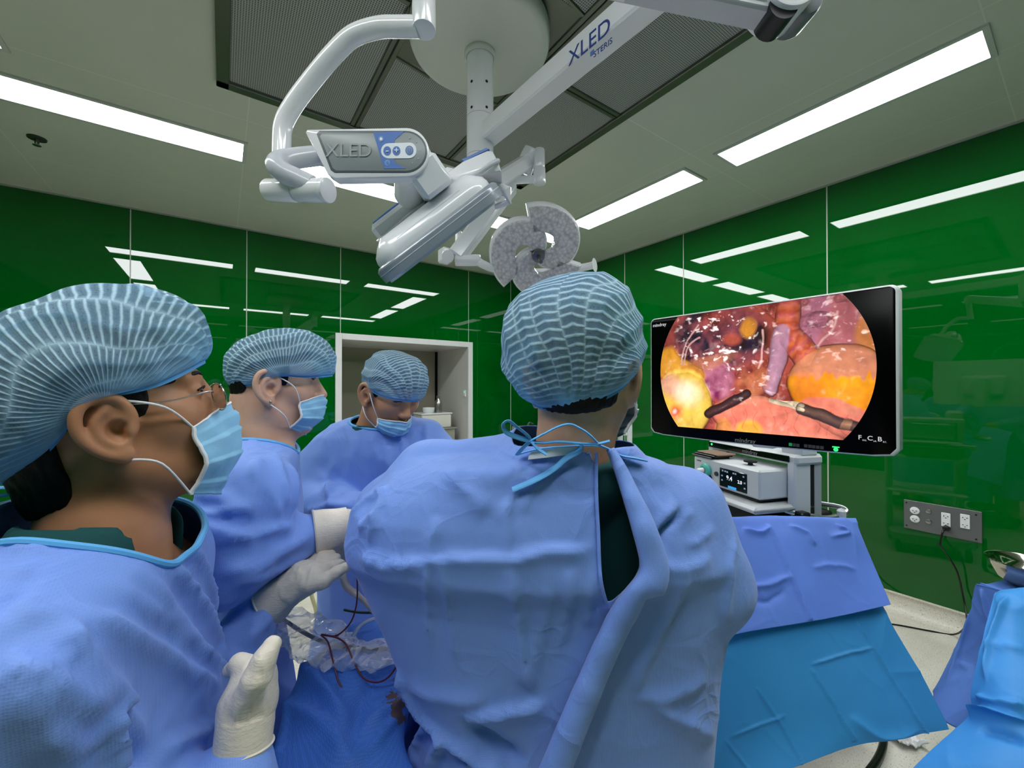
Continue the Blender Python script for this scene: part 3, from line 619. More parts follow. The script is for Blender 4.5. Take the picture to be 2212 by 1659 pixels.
for i, px in enumerate((1707, 1715, 1723, 1740, 1749, 1757, 1766, 1775)):
    b = MB(); q = on_mon(px, 960+i*1.0, .0005); b.box(q, (.008, .002, .009), np.stack([EX, EN, EY])); mo('touch_key', b, M_DIMG if i == 0 else emit('faint key', '55585A', .25), mon, False)
q = on_mon(1805, 971, .0005); b = MB(); b.ell(q, (.0055, .0015, .0055), np.stack([EX, EN, EY])); b.box(q+[0, 0, .007], (.016, .002, .003), np.stack([EX, EN, EY])); mo('power_led', b, M_GREENLED, mon)
# ---- the picture on the screen, painted from blobs, tubes and noise
def screen_picture():
    nu, nv = 520, 292
    cs = [m_uv(*q) for q in ((1460, 686), (1826, 632), (1822, 951), (1462, 921))]
    l_, r_ = m_uv(1427, 800)[0], m_uv(1894, 795)[0]; t_ = (cs[0][1]+cs[1][1])/2; b_ = (cs[2][1]+cs[3][1])/2
    x = np.linspace(l_, r_, nu); y = np.linspace(t_, b_, nv); Xg, Yg = np.meshgrid(x, y, indexing='ij')
    u = (Xg-l_)/(r_-l_); v = (t_-Yg)/(t_-b_)                # 0..1 across, 0..1 down
    px, py = u*1.6, v*.9; P = np.stack([px, py, 0*px], -1)
    Hh = .10*fbm(P*7, 4, 3); c = np.zeros(u.shape+(3,)); n1 = fbm(P*5, 4, 5); base = np.clip(np.stack([.34+.16*n1, .06+.035*n1, .045+.025*n1], -1), 0, 1); c[:] = base; nf = fbm(P*11, 4, 6); ng = fbm(P*4, 3, 8)
    Q = lambda X, Y: (X*1.6, Y*.9)
    def blend(m, col): m = np.clip(m, 0, 1)[..., None]; c[:] = c*(1-m)+np.asarray(col)*m
    def ellm(X, Y, rx, ry, rot=0, soft=.06):
        a, d = Q(X, Y); dx, dy = px-a, py-d; e, f = dx*math.cos(rot)+dy*math.sin(rot), -dx*math.sin(rot)+dy*math.cos(rot)
        q = (e/rx)**2+(f/ry)**2; return q, np.clip((1-np.sqrt(q))/soft, 0, 1)
    def dome(q, h): Hh[:] = np.maximum(Hh, h*np.sqrt(np.clip(1-q, 0, 1))+.02*fbm(P*10, 2, 9))
    def seg(pts, w_):
        D = np.full(u.shape, 9.); T = np.zeros(u.shape); s = 0
        for (x0, y0), (x1, y1) in zip(pts[:-1], pts[1:]):
            a, d = R_(Q(x0, y0)), R_(Q(x1, y1)); e = d-a; Ln = np.linalg.norm(e); t = np.clip(((px-a[0])*e[0]+(py-a[1])*e[1])/(Ln*Ln), 0, 1); q = np.hypot(px-a[0]-t*e[0], py-a[1]-t*e[1]); k = q < D; D[k] = q[k]; T[k] = s+t[k]*Ln; s += Ln
        return D/w_, T
    def pts(*a): return spline(R_(a), 6)
    wob = .012*fbm(P*6, 3, 21); px = px+wob; py = py+.012*fbm(P*6, 3, 22)
    # dark glistening mass upper left, purple wall and pale tube upper right
    q, m = ellm(.34, .22, .50, .27, .1, .25); blend(m*.95, np.clip(np.stack([.13+.16*nf+.06*ng, .028+.03*nf, .034+.03*nf-.015*ng], -1), .008, 1)); dome(q, .12)
    q, m = ellm(.84, .17, .30, .26, .5, .3); blend(m*.85, (.44, .13, .15)); q, m = ellm(.77, .2, .1, .3, .35, .4); blend(m*.5, (.42, .16, .28))
    q, m = ellm(.5, .17, .07, .09, .3, .4); blend(m, (.62, .24, .03)); dome(q, .12); q, m = ellm(.42, .25, .09, .06, .2, .5); blend(m*.8, (.50, .09, .05))
    q, m = ellm(.97, .3, .08, .2, .2, .4); blend(m*.8, (.62, .22, .05))
    d, t = seg(pts((.685, 0.), (.67, .22), (.72, .34), (.765, .46)), .088); m = np.clip((1-d)/.15, 0, 1); blend(m, np.stack([.58+.09*np.sin(t*80+3*nf), .115+.04*np.sin(t*80+3*nf), .07+.03*np.sin(t*80)], -1)); Hh[:] = np.maximum(Hh, .16*np.sqrt(np.clip(1-d*d, 0, 1))+.004*np.sin(t*80))
    d, t = seg(pts((.645, .22), (.635, .45), (.60, .64)), .062); m = np.clip((1-d)/.2, 0, 1); blend(m*.9, (.46, .24, .34)); Hh[:] = np.maximum(Hh, .12*np.sqrt(np.clip(1-d*d, 0, 1)))
    # middle: purple strands, brown crumbs
    q, m = ellm(.34, .58, .17, .17, .4, .3); blend(m, np.clip(np.stack([.44+.16*nf, .13+.08*nf, .21+.09*nf], -1), .02, 1)); dome(q, .10)
    q, m = ellm(.27, .44, .30, .07, -.2, .4); blend(m*.7, (.52, .18, .10)); q, m = ellm(.52, .6, .16, .12, -.5, .4); blend(m*.9, np.clip(np.stack([.42+.22*nf, .11+.10*nf, .05+.04*nf], -1), .02, 1)); dome(q, .09)
    # orange fat on the left, pale bulb, orange bowl on the right, pink gut below
    for X, Y, rx, ry, col, h in ((.05, .42, .16, .15, (.72, .30, .03), .12), (.12, .47, .16, .10, (.74, .33, .04), .14), (.2, .52, .14, .08, (.66, .25, .04), .13)): q, m = ellm(X, Y, rx, ry, .3, .25); blend(m, col); dome(q, h)
    q, m = ellm(.13, .80, .29, .31, .15, .08); blend(m, (.92, .56, .08)); dome(q, .25); q2, m2 = ellm(.07, .62, .22, .13, .4, .6); blend(m2*m, (.86, .42, .26)); q2, m2 = ellm(.17, .70, .17, .14, .3, .9); blend(m2*m, (1., .90, .66)); q2, m2 = ellm(.24, .88, .1, .14, .2, .9); blend(m2*m*.7, (.95, .70, .14)); q2, m2 = ellm(.10, .87, .085, .085, .0, .8); blend(m2, (.85, .09, .03)); q2, m2 = ellm(.095, .865, .03, .03, .0, .8); blend(m2, (1., .75, .65))
    q, m = ellm(.88, .64, .33, .26, .1, .06); blend(m, np.stack([.93+0*nf, .30+.06*nf, .012+0*nf], -1)); dome(q, .24); q2, m2 = ellm(.86, .46, .40, .155, .0, .12); m2 = m2*np.clip((.575+.035*fbm(P*R_([34., 3., 1.]), 2, 95)-v)/.02, 0, 1); blend(m2*m*.95, (.70, .25, .14)); q2, m2 = ellm(.74, .64, .12, .12, .0, .6); blend(m2*m*.6, (.80, .22, .03))
    for X, Y, rx, ry, rot in ((.6, .93, .48, .17, .22), (.55, .84, .30, .12, .1), (.87, .86, .26, .11, .35), (.46, .98, .2, .16, -.4)): q, m = ellm(X, Y, rx, ry, rot, .08); blend(m, np.stack([.86+.04*nf, .24+.05*nf, .15+.03*nf], -1)); dome(q, .2)
    q, m = ellm(.5, .99, .12, .09, 0, .3); blend(m, (.90, .42, .05)); q, m = ellm(.38, .98, .08, .1, 0, .3); blend(m*.8, (.80, .30, .06))
    for k in range(9):
        a0 = R_([.42+.06*k, .80+.02*(k % 3)]); pl = [a0]
        for s in range(5): pl.append(pl[-1]+R_([.012*math.sin(k*2.1+s), .03+.008*math.cos(k+s*1.7)]))
        d, t = seg(pl, .004); blend(np.clip(1.3-d, 0, 1)*.45, (.55, .08, .06))
    # instruments
    d, t = seg([(.49, .70), (.29, .86)], .036); m = np.clip((1-d)/.2, 0, 1); blend(m, (.075, .028, .028)); Hh[:] = np.where(m > .3, .17*np.sqrt(np.clip(1-d*d, 0, 1))+.1, Hh)
    d, t = seg([(.73, .80), (1.02, .97)], .036); m = np.clip((1-d)/.15, 0, 1); blend(m, np.stack([.15+.3*(np.abs(t-.28) < .022), .075+.14*(np.abs(t-.28) < .022), .05+.06*(np.abs(t-.28) < .022)], -1)); Hh[:] = np.where(m > .3, .2*np.sqrt(np.clip(1-d*d, 0, 1))+.1, Hh)
    for dy in (-.012, .018): d, t = seg([(.60, .735+dy*.4), (.735, .79+dy)], .013); m = np.clip((1-d)/.3, 0, 1); blend(m, (.78, .62, .42))
    for pl in (((.135, .42), (.16, .26), (.24, .1)), ((.15, .43), (.18, .28), (.25, .2)), ((.565, .2), (.565, .4), (.55, .5)), ((.80, .35), (.85, .25), (.87, .12))): d, t = seg(pts(*pl), .008); blend(np.clip(1.4-d, 0, 1)*.9, (.70, .38, .36))
    # light of the endoscope on the relief
    gx, gy = np.gradient(Hh, 1.6/nu, .9/nv); nn = nrm(np.stack([-gx*.6, -gy*.6, np.ones_like(gx)], -1)); vig = 1.15-.75*((u-.48)**2*1.3+(v-.62)**2)
    dif = np.clip(nn[..., 2], 0, 1)**.8; sp_ = np.clip(nn@nrm(R_([.12, .2, 1.])), 0, 1)**60
    wet = np.clip(fbm(P*20, 3, 61), 0, 1); gl = np.clip(fbm(P*R_([22., 34., 1.])+.6*np.stack([fbm(P*8, 2, 90), fbm(P*8, 2, 91), 0*px], -1), 3, 71)*1.5-.78, 0, 1)*.9
    q, mA = ellm(.36, .2, .5, .32, .1, .5); q, mB = ellm(.9, .2, .3, .32, .1, .5); q, mC = ellm(.5, .6, .3, .2, .1, .5)
    c[:] = c*(1+.12*fbm(P*22, 3, 81)[..., None])*(dif*vig)[..., None]*1.22+(sp_*wet*.22+gl*(1.9*mA+.8*mB+.9*mC))[..., None]*R_([1., .88, .84])
    c[:] = np.clip(c, 0, 1.3)
    keep = np.ones(u.shape, bool); ar = (t_-b_)/(r_-l_); rr = np.hypot(u-.5, (v-.5)*ar*.985); keep = rr < .5
    V = W(mc+Xg[..., None]*mex+Yg[..., None]*R_([0, 0, 1.])+mn*.0006).reshape(-1, 3)
    # the round field of view: points outside slide onto its edge
    k = np.where(rr > .5, .5/np.maximum(rr, 1e-6), 1); xm = (l_+r_)/2
    # keep rows level, only pull x in
    half = np.sqrt(np.clip(.25-((v-.5)*ar*.985)**2, 0, 1)); uc = .5+np.clip(u-.5, -half, half)
    Xc = l_+uc*(r_-l_); V = W(mc+Xc[..., None]*mex+Yg[..., None]*R_([0, 0, 1.])+mn*.0006).reshape(-1, 3)
    idx = np.arange(nu*nv).reshape(nu, nv); Fq = np.stack([idx[:-1, :-1], idx[:-1, 1:], idx[1:, 1:], idx[1:, :-1]], -1).reshape(-1, 4)
    return V, Fq, c.reshape(-1, 3)
def screen_mat():
    t = NT('lit endoscope picture'); a = t.nd('ShaderNodeAttribute', attribute_name='picture'); t.p(Base_Color=(.0, .0, .0), Roughness=.12, Emission_Color=a.outputs['Color'], Emission_Strength=1.0); return t.m
V, Fq, pc = screen_picture(); mesh_obj('screen', V, Fq, screen_mat(), mon, False, attrs={'picture': pc})
# ---- cart
M_CART = plain('off white cart enamel', 'D6D8DB', .35, bump=(400, .05)); M_CARTG = plain('grey cart panel', 'A9ADB3', .4); M_TUBE = plain('satin steel tube', 'B9BDC2', .25, .9)
fx = nrm(R_([.25, -.968, 0])); fy = R_([-fx[1], fx[0], 0])                     # along the front to the right, and into the cart
FR0 = A(1640, 1083, 1.78)                                                       # front right foot of the insufflator
def C_(u, v, z): q = FR0+fx*u+fy*v; return R_([q[0], q[1], z])
ZS = FR0[2]; AXC = np.stack([W(fx), W(fy), [0, 0, 1]])
ct = thing('equipment_cart', 'grey and white wheeled equipment tower below the monitor', 'cart', W(C_(-.2, .2, 0)))
def cbox(name, u, v, z, su, sv, sz, mat, par, bev=.006): return mo(name, MB().box(W(C_(u, v, z)), (su, sv, sz), AXC, bev), mat, par, True, 40)
s1 = sub(cbox('shelf', -.21, .12, ZS-.030, .50, .36, .03, M_CART, ct, .012)); cbox('shelf_trim', .04, .10, ZS-.028, .006, .34, .012, M_CARTG, s1)
cbox('shelf', -.21, .12, ZS-.17, .54, .44, .03, M_CART, ct, .012); cbox('shelf', -.21, .12, ZS-.5, .54, .44, .03, M_CART, ct, .012)
cbox('drawer_unit', -.17, .2, ZS-.10, .40, .34, .08, plain('dark recess', '17181A', .6), ct)
cbox('base', -.19, .2, .16, .56, .5, .08, M_CARTG, ct, .02)
for su in (-.42, .04):
    for sv in (0, .4): b = MB(); q = W(C_(su, sv, .05)); b.cyl(q-W(fx)*.015, q+W(fx)*.015, .05, bev=.006); b.box(q+[0, 0, .045], (.03, .03, .06)); mo('caster', b, M_BLACK, ct)
for uu in (.025, -.46):
    cbox('post', uu, .185, (ZS+.15)/2+.06, .04, .09, ZS+.10, M_CART, ct, .006); cbox('post_channel', uu, .238, (ZS+.15)/2+.06, .036, .02, ZS+.08, M_DARKGAP, ct, 0)
    cbox('post', uu, .268, (ZS+.15)/2+.06, .04, .045, ZS+.10, M_CARTG, ct, .005)
tb_ = sub(cbox('top_bracket', -.215, .215, 1.232, .54, .15, .046, M_CART, ct, .012)); cbox('black_fascia', -.225, .1385, 1.233, .49, .006, .028, plain('black fascia', '050506', .12), tb_, .002)
text('lettering', 'mindray', .028, W(C_(-.19, .1345, 1.232)), W(fx), [0, 0, 1], M_DIM, tb_); b = MB(); b.ell(W(C_(-.445, .1345, 1.236)), (.006, .003, .006), AXC); mo('power_led', b, M_GREENLED, tb_)
b = MB(); b.box(W(mc-mn*.152+[0, 0, -.10]), (.09, .1, .3), np.stack([EX, EN, EY]), .015); b.box(W(C_(.0, .215, 1.28)), (.10, .12, .09), AXC, .02); mo('monitor_bracket', b, M_CART, ct, True, 40)
b = MB(); b.tube(W(spline(R_([A(1672, 1094, 1.80), A(1712, 1107, 1.78), A(1748, 1114, 1.77), A(1782, 1119, 1.77), A(1808, 1115, 1.78), A(1822, 1106, 1.80)]), 6)), .0125, 12); b.tube(W(spline(R_([A(1745, 1084, 1.92), A(1790, 1090, 1.86), A(1818, 1096, 1.82), A(1828, 1104, 1.80), A(1820, 1112, 1.79)]), 6)), .0115, 12); hb = sub(mo('push_handle', b, M_TUBE, ct))
b = MB(); b.box(AW(1816, 1112, 1.775), (.03, .035, .055), AXC, .01); mo('handle_clamp', b, M_CART, hb, True, 40); b = MB(); b.box(AW(1730, 1112, 1.765), (.05, .05, .03), AXC, .006); mo('handle_bracket', b, M_BLACK, hb, True, 40)
# ---- insufflator on the shelf
ins = thing('insufflator', 'white insufflator box with small numeric display on the tower shelf', 'medical device', W(C_(-.2, .15, ZS)))
cbox('case', -.21, .118, ZS+.068, .42, .236, .128, plain('white device case', 'D9DBDF', .35), ins, .008); cbox('foot_gap', -.21, .115, ZS-.004, .38, .2, .016, M_BLACK, ins)
def ci(fxn, fzn, off=.002): return C_(-.42+.42*fxn, -off, ZS+.128-.12*fzn)
sc_ = sub(mo('display', MB().box(W(ci(.645, .57, .0)), (.165, .006, .088), AXC, .002), plain('device display glass', '0A0F22', .1), ins, True, 40))
M_DT = emit('display digits', 'F0F4FF', 1.0); M_DB = emit('display blue', '3FA9F5', .9); FX = W(fx)
text('digits', '9.4', .030, W(ci(.60, .54, .004)), FX, [0, 0, 1], M_DT, sc_, weight=.0003); text('digits', '2.0', .021, W(ci(.75, .58, .004)), FX, [0, 0, 1], M_DT, sc_, weight=.0003)
b = MB(); b.box(W(ci(.64, .88, .0035)), (.05, .001, .012), AXC); mo('display_bar', b, M_DB, sc_, False)
M_DI = emit('display icons', '9FB0D0', .6)
for a_, c_ in ((.5, .3), (.54, .3), (.57, .31), (.66, .3), (.69, .3), (.80, .33), (.49, .5), (.49, .68), (.815, .56), (.815, .76)): b = MB(); b.box(W(ci(a_, c_, .0035)), (.009, .001, .007), AXC); mo('display_icon', b, M_DI, sc_, False)
text('lettering', 'mindray', .010, W(ci(.1, .13, .001)), FX, [0, 0, 1], M_BLACK, ins)
q = W(ci(.24, .45, 0)); o_ = -W(fy); b = MB(); b.lathe(q, o_, [(.03, 0), (.034, .01), (.03, .02), (.018, .026)], 32); gp = sub(mo('gas_port', b, plain('turquoise plastic', '58C4B4', .35), ins)); b = MB(); b.cyl(q+o_*.02, q+o_*.06, .014, .010, bev=.003); mo('hose_connector', b, M_WHITE, gp)
b = MB(); b.cyl(W(ci(.28, .78, -.004)), W(ci(.28, .78, .012)), .019, .017, bev=.003); mo('knob', b, M_BLACK, ins); b = MB(); b.cyl(W(ci(.40, .5, -.004)), W(ci(.40, .5, .008)), .011, bev=.002); mo('port', b, plain('dark port', '3A3E44', .4), ins)
b = MB(); b.lathe(W(C_(-.12, .07, ZS+.13)), (0, 0, 1), [(.012, 0), (.01, .012), (.028, .016), (.028, .022), (.001, .024)]); mo('top_knob', b, M_BLACK, ins)
q = q+o_*.06; b = MB(); b.tube(spline(R_([q, q+o_*.05+[0, 0, -.005], W(ci(-.05, .75, .12)), W(ci(-.4, 1.2, .2)), W(ci(-.6, 2.2, .25))]), 8), .0055, 10); o = mo('gas_hose', b, plain('pale hose', 'D8D6CF', .4), None, base=q); tag(o, 'pale thin hose plugged into the turquoise port of the insufflator', 'hose')
for i in range(3):
    b = MB(); b.box(W(C_(-.36+.012*i, .052+.008*i, ZS+.1365+.009*i)), (.15, .11, .008), AXC, .003); o = mo('tablet', b, M_BLACK if i != 2 else plain('brown notebook cover', '8C6F5C', .5), None, True, base=W(C_(-.36, .06, ZS+.133+.012*i)))
    tag(o, ('lowest black folder lying on the insufflator', 'black folder in the middle of the pile on the insufflator', 'brown notebook on top of the pile on the insufflator')[i], 'folder' if i < 2 else 'notebook', 'pile on the insufflator')
    if i < 2: o.name = 'folder'
    else: o.name = 'notebook'
# ================================================================== PEOPLE
def gown_mat():
    t = NT('blue nonwoven gown'); v = t.nd('ShaderNodeTexVoronoi', i_Vector=t.obj(), i_Scale=420., i_Randomness=.25)
    m = t.nd('ShaderNodeMapping', i_Vector=t.obj(), i_Scale=(14., 14., 5.)); n = t.noise(1., 4, .6, m.outputs[0], .6)
    d = t.ramp(v.outputs['Distance'], [(.1, .0), (.5, 1.)])
    c = t.mix(t.ramp(t.noise(6, 4), [(.3, 0.), (.7, 1.)]), (.155, .285, .745), (.18, .32, .79)); c = t.mix(t.math('MULTIPLY', d, .30), c, (.24, .39, .87))
    vw = t.nd('ShaderNodeVectorMath', operation='ADD'); t.set(vw.inputs[0], t.obj()); wn = t.nd('ShaderNodeTexNoise', i_Scale=5., i_Detail=2.); t.set(wn.inputs['Vector'], t.obj()); ws = t.nd('ShaderNodeVectorMath', operation='SCALE'); t.set(ws.inputs[0], wn.outputs['Color']); ws.inputs[3].default_value = .16; t.set(vw.inputs[1], ws.outputs[0])
    ve = t.nd('ShaderNodeTexVoronoi', feature='DISTANCE_TO_EDGE', i_Vector=vw.outputs[0], i_Scale=8.5); ve2 = t.nd('ShaderNodeTexVoronoi', feature='DISTANCE_TO_EDGE', i_Vector=vw.outputs[0], i_Scale=21.)
    cr = t.math('ADD', t.ramp(ve.outputs['Distance'], [(.0, 1.), (.10, 0.)]), t.math('MULTIPLY', t.ramp(ve2.outputs['Distance'], [(.0, 1.), (.12, 0.)]), .35)); cr = t.math('MULTIPLY', cr, t.ramp(t.noise(3.3, 2), [(.42, 0.), (.65, 1.)]))
    b1 = t.bump(cr, .5, .0035, t.bump(v.outputs['Distance'], .22, .0012)); t.p(Base_Color=c, Roughness=.62, Specular_IOR_Level=.3, Sheen_Weight=.15, Normal=t.bump(n, .22, .006, b1)); return t.m
M_GOWN = gown_mat(); M_SCRUB = plain('dark green scrub cotton', '1F4C4D', .85, 0, .2, (250, .3)); M_BIND = plain('light blue binding', '62AEEA', .55, 0, .3, (120, .25))
M_HAIR = plain('black hair', '0B0908', .55, 0, .4, (300, .6)); M_HAIR.node_tree.nodes['Principled BSDF'].inputs['Specular IOR Level'].default_value = .2
M_GLOVE = plain('cream latex glove', 'DCD2C3', .42, 0, .45, None, .05)
def _gb(m):
    t = NT.__new__(NT); t.m = m; t.t = m.node_tree; t.n = t.t.nodes; t.b = t.n['Principled BSDF']; v = t.nd('ShaderNodeMapping', i_Vector=t.obj(), i_Scale=(60., 60., 200.)); t.p(Normal=t.bump(t.noise(1., 3, .6, v.outputs[0], .8), .35, .003, t.bump(t.noise(28, 3), .3, .004)))
_gb(M_GLOVE); M_SHOE = plain('green theatre clog', '2E5B4B', .5); M_EYE = plain('dark eye', '0E0A09', .12); M_WTIE = plain('white elastic', 'ECECF0', .6)
def skin_mat(name, a, b):
    t = NT(name); c = t.mix(t.ramp(t.noise(22, 4), [(.3, 0.), (.7, 1.)]), lin(a), lin(b)); t.p(Base_Color=c, Roughness=.48, Specular_IOR_Level=.4, Subsurface_Weight=.08, Subsurface_Scale=.01, Normal=t.bump(t.noise(260, 2), .12, .0006)); t.b.inputs['Subsurface Radius'].default_value = (1, .35, .2); return t.m
def cap_mat():
    t = NT('pleated blue cap'); at = lambda n: t.nd('ShaderNodeAttribute', attribute_name=n).outputs['Fac']
    ang, ff, g, ten = at('along'), at('pleat'), at('gather'), at('rib')
    wob = t.math('MULTIPLY', t.math('SUBTRACT', t.noise(38, 2), .5), .55); wn = t.nd('ShaderNodeTexWhiteNoise', noise_dimensions='1D'); t.set(wn.inputs['W'], t.math('FLOOR', ff)); tri = t.math('PINGPONG', ff, .5)
    st = t.math('ADD', t.math('ADD', ang, wob), t.math('ADD', t.math('MULTIPLY', wn.outputs['Value'], .35), t.math('MULTIPLY', tri, .14)))
    rib = t.ramp(t.math('PINGPONG', st, .5), [(.0, 1.), (.10, .85), (.24, .12), (.5, 0.)]); crease = t.math('MULTIPLY', t.ramp(tri, [(.0, 1.), (.05, .5), (.13, 0.)]), ten)
    ln = t.math('MAXIMUM', t.math('MULTIPLY', rib, t.math('SUBTRACT', 1., t.math('MULTIPLY', g, .5))), t.math('MULTIPLY', crease, .8))
    f = t.math('ADD', t.math('MULTIPLY', ln, .45), t.math('MULTIPLY', t.noise(420, 2, .7), .30)); f = t.math('ADD', f, .20); f = t.math('MINIMUM', t.math('MAXIMUM', f, t.math('ADD', .1, t.math('MULTIPLY', g, .85))), 1.)
    c = t.mix(ln, (.30, .50, .70), (.52, .74, .90)); c = t.mix(g, c, (.24, .56, .90)); t.p(Base_Color=c, Roughness=.6, Specular_IOR_Level=.25, Normal=t.bump(t.math('ADD', ln, t.math('MULTIPLY', t.noise(300, 2), .4)), .55, .0022))
    tr = t.nd('ShaderNodeBsdfTransparent'); tr.inputs[0].default_value = (.62, .78, .92, 1); mx = t.nd('ShaderNodeMixShader'); t.set(mx.inputs[0], f); t.set(mx.inputs[1], tr.outputs[0]); t.set(mx.inputs[2], t.b.outputs[0]); t.set(t.out.inputs[0], mx.outputs[0]); return t.m
M_CAP = cap_mat(); M_MASK = plain('blue surgical mask', '93CBF0', .6, 0, .3, (300, .2)); M_BAND = plain('cap elastic band', '5FA6DF', .6, 0, .3, (200, .3))
def head_frame(c, yaw, pitch=0, roll=0):
    """local x: face, y: left ear, z: up, rows in (right, depth, height)"""
    f = R_([math.sin(yaw), math.cos(yaw), 0]); l = R_([-math.cos(yaw), math.sin(yaw), 0]); u = R_([0, 0, 1.])
    f, u = f*math.cos(pitch)+u*math.sin(pitch), u*math.cos(pitch)-f*math.sin(pitch); l, u = l*math.cos(roll)+u*math.sin(roll), u*math.cos(roll)-l*math.sin(roll)
    return R_(c, float), np.stack([f, l, u])
def ear_sd(Q, s):
    q = Q.copy(); q[:, 1] *= s; q = (q-[0, .078, 0])/1.08+[0, .078, 0]; P3 = lambda *a: [R_(p) for p in a]
    hel = spline(P3((.012, .078, -.002), (.013, .083, .014), (.006, .088, .029), (-.008, .092, .034), (-.022, .096, .026), (-.027, .097, .008), (-.023, .094, -.010), (-.013, .089, -.024), (-.002, .084, -.031)), 4)
    d = sd_chain(q, hel, [.0046]*len(hel), .003)
    plate = sd_ell(q, (-.007, .083, .002), (.021, .008, .031)); plate = smax(plate, -sd_ell(q, (.001, .095, -.004), (.0115, .016, .0135)), .003); plate = smax(plate, -sd_ell(q, (-.010, .100, .016), (.012, .011, .013)), .003)
    anti = spline(P3((-.004, .090, .022), (-.014, .092, .010), (-.014, .091, -.006), (-.006, .086, -.018)), 3); d = smin(d, sd_chain(q, anti, [.0036]*len(anti), .003), .005)
    d = smin(d, plate, .006); d = smin(d, sd_ell(q, (.010, .081, -.005), (.005, .006, .007)), .004); return smin(d, sd_ell(q, (.001, .083, -.029), (.0085, .0055, .0095)), .006)
def head_sd(Q, neck, bk=0.):
    d = sd_ell(Q, (-.014+bk*.5, 0, .034), (.098-bk*.5, .076, .090)); d = smin(d, sd_ell(Q, (.034, 0, -.030), (.058, .058, .070)), .035); d = smin(d, sd_ell(Q, (.070, 0, -.088), (.020, .022, .018)), .03)
    for s in (-1, 1):
        d = smin(d, sd_cone(Q, (-.004, s*.056, -.045), (.062, s*.016, -.090), .017, .014), .028); d = smin(d, sd_ell(Q, (.048, s*.042, -.004), (.030, .025, .026)), .022)
        d = smax(d, -sd_ell(Q, (.096, s*.031, .026), (.014, .016, .012)), .016); d = smin(d, sd_ell(Q, (.0735, s*.031, .026), (.0128, .0165, .0115)), .006)
        d = smin(d, sd_cone(Q, (.078, s*.016, .045), (.068, s*.046, .046), .009, .007), .016); d = smin(d, sd_ell(Q, (.094, s*.0125, -.017), (.010, .0065, .0075)), .007); d = smin(d, ear_sd(Q, s), .008)
    d = smin(d, sd_cone(Q, (.083, 0, .032), (.107, 0, -.010), .0075, .0115), .014)
    for z, w_ in ((-.046, .006), (-.056, .0065)): d = smin(d, sd_ell(Q, (.088, 0, z), (.006, .022, w_)), .008)
    return smin(d, neck(Q), .035)
def hair_sd(Q, nape, tuft=0., bk=0.):
    d = sd_ell(Q, (-.014+bk*.5, 0, .034), (.1030-bk*.5, .0805, .0965)); d = smin(d, sd_cone(Q, (-.040+bk*.7, 0, -.02), (-.045+bk*.7, 0, nape+.03), .068, .062), .04); x, z = Q[:, 0], Q[:, 2]
    reg = np.minimum(smax(x+.036+.25*np.abs(Q[:, 1]), nape-z+.35*np.maximum(0, x+.1), .012), smax(x-.032, .006-z, .01)); reg = np.minimum(reg, smax(x-.075, .058-z, .01))
    if tuft: reg = np.minimum(reg, smax(x-.086, np.abs(z-.06)-.02, .01))
    return smax(d, reg, .006)+.0012*noise(Q*R_([220., 220., 60.]), 5)
FW, FA = .68, 1.75
def folds(V, N, feats, lim=.12):
    """raises ridges and creases along polylines picked on the surface"""
    px = PX(V); face = (N*(V-[0, 0, CZ])).sum(1) < 0; D = np.zeros(len(V)); fi = np.where(face)[0]
    def pick(p):
        e = ((px[fi]-p)**2).sum(1); c = np.where(e < max(20.**2, e.min()+1))[0]; dm = V[fi[c], 1].min(); c = c[V[fi[c], 1] < dm+.03]; return fi[c[np.argmin(e[c])]]
    for f in feats:
        pl, wl, wr, amp = f[:4]; wl *= FW; wr *= FW; amp *= FA; ends = f[4] if len(f) > 4 else .25; q = spline(R_(pl, float), 5); ii = [pick(p) for p in q]; Lp = V[ii]; n0_ = N[ii]
        lo, hi = Lp.min(0)-4*max(wl, wr), Lp.max(0)+4*max(wl, wr); c_ = np.where(((V > lo) & (V < hi)).all(1))[0]
        if not len(c_): continue
        best = np.full(len(c_), 9.); sg = np.zeros(len(c_)); tt = np.zeros(len(c_)); m = len(Lp)-1
        for i in range(m):
            e = Lp[i+1]-Lp[i]; L2 = e@e
            if L2 < 1e-10: continue
            w_ = V[c_]-Lp[i]; t = np.clip(w_@e/L2, 0, 1); dd = w_-t[:, None]*e; q_ = np.linalg.norm(dd, axis=1); k = q_ < best
            best[k] = q_[k]; sg[k] = (dd@np.cross(n0_[i], e))[k]; tt[k] = (i+t[k])/m
        wd = np.where(sg > 0, wl, wr); env = sstep(0, max(ends, 1e-3), tt)*sstep(0, max(ends, 1e-3), 1-tt) if ends > 0 else 1
        D[c_] += amp*np.exp(-(best/wd)**1.25)*env
    return D
def crumple(V, sc_=(5, 5, 2.2), amp=.006, sd=0, sharp=1.5):
    P = V*R_(sc_); P = P+.35*np.stack([noise(P*.7, sd+k) for k in (11, 12, 13)], -1)
    S = P*1.25+sd*7.3; i = np.floor(S); best = np.full(len(S), 9.); sec = np.full(len(S), 9.)
    for a in (-1, 0, 1):
        for b_ in (-1, 0, 1):
            for c in (-1, 0, 1):
                q = i+[a, b_, c]; qi = q.astype(np.int64); o = np.stack([_h(qi[:, 0], qi[:, 1], qi[:, 2], sd+k) for k in (1, 2, 3)], 1)*.5+.5; e = np.linalg.norm(S-q-o, axis=1)
                n_ = e < best; sec = np.where(n_, best, np.minimum(sec, e)); best = np.where(n_, e, best)
    cr = np.exp(-(sec-best)/.10)*(.4+np.clip(noise(S*.6, sd+9)+.3, 0, 1))
    return amp*(.9*noise(P*.8, sd)+.8*cr-.45*np.abs(noise(P*2.1, sd+1)))
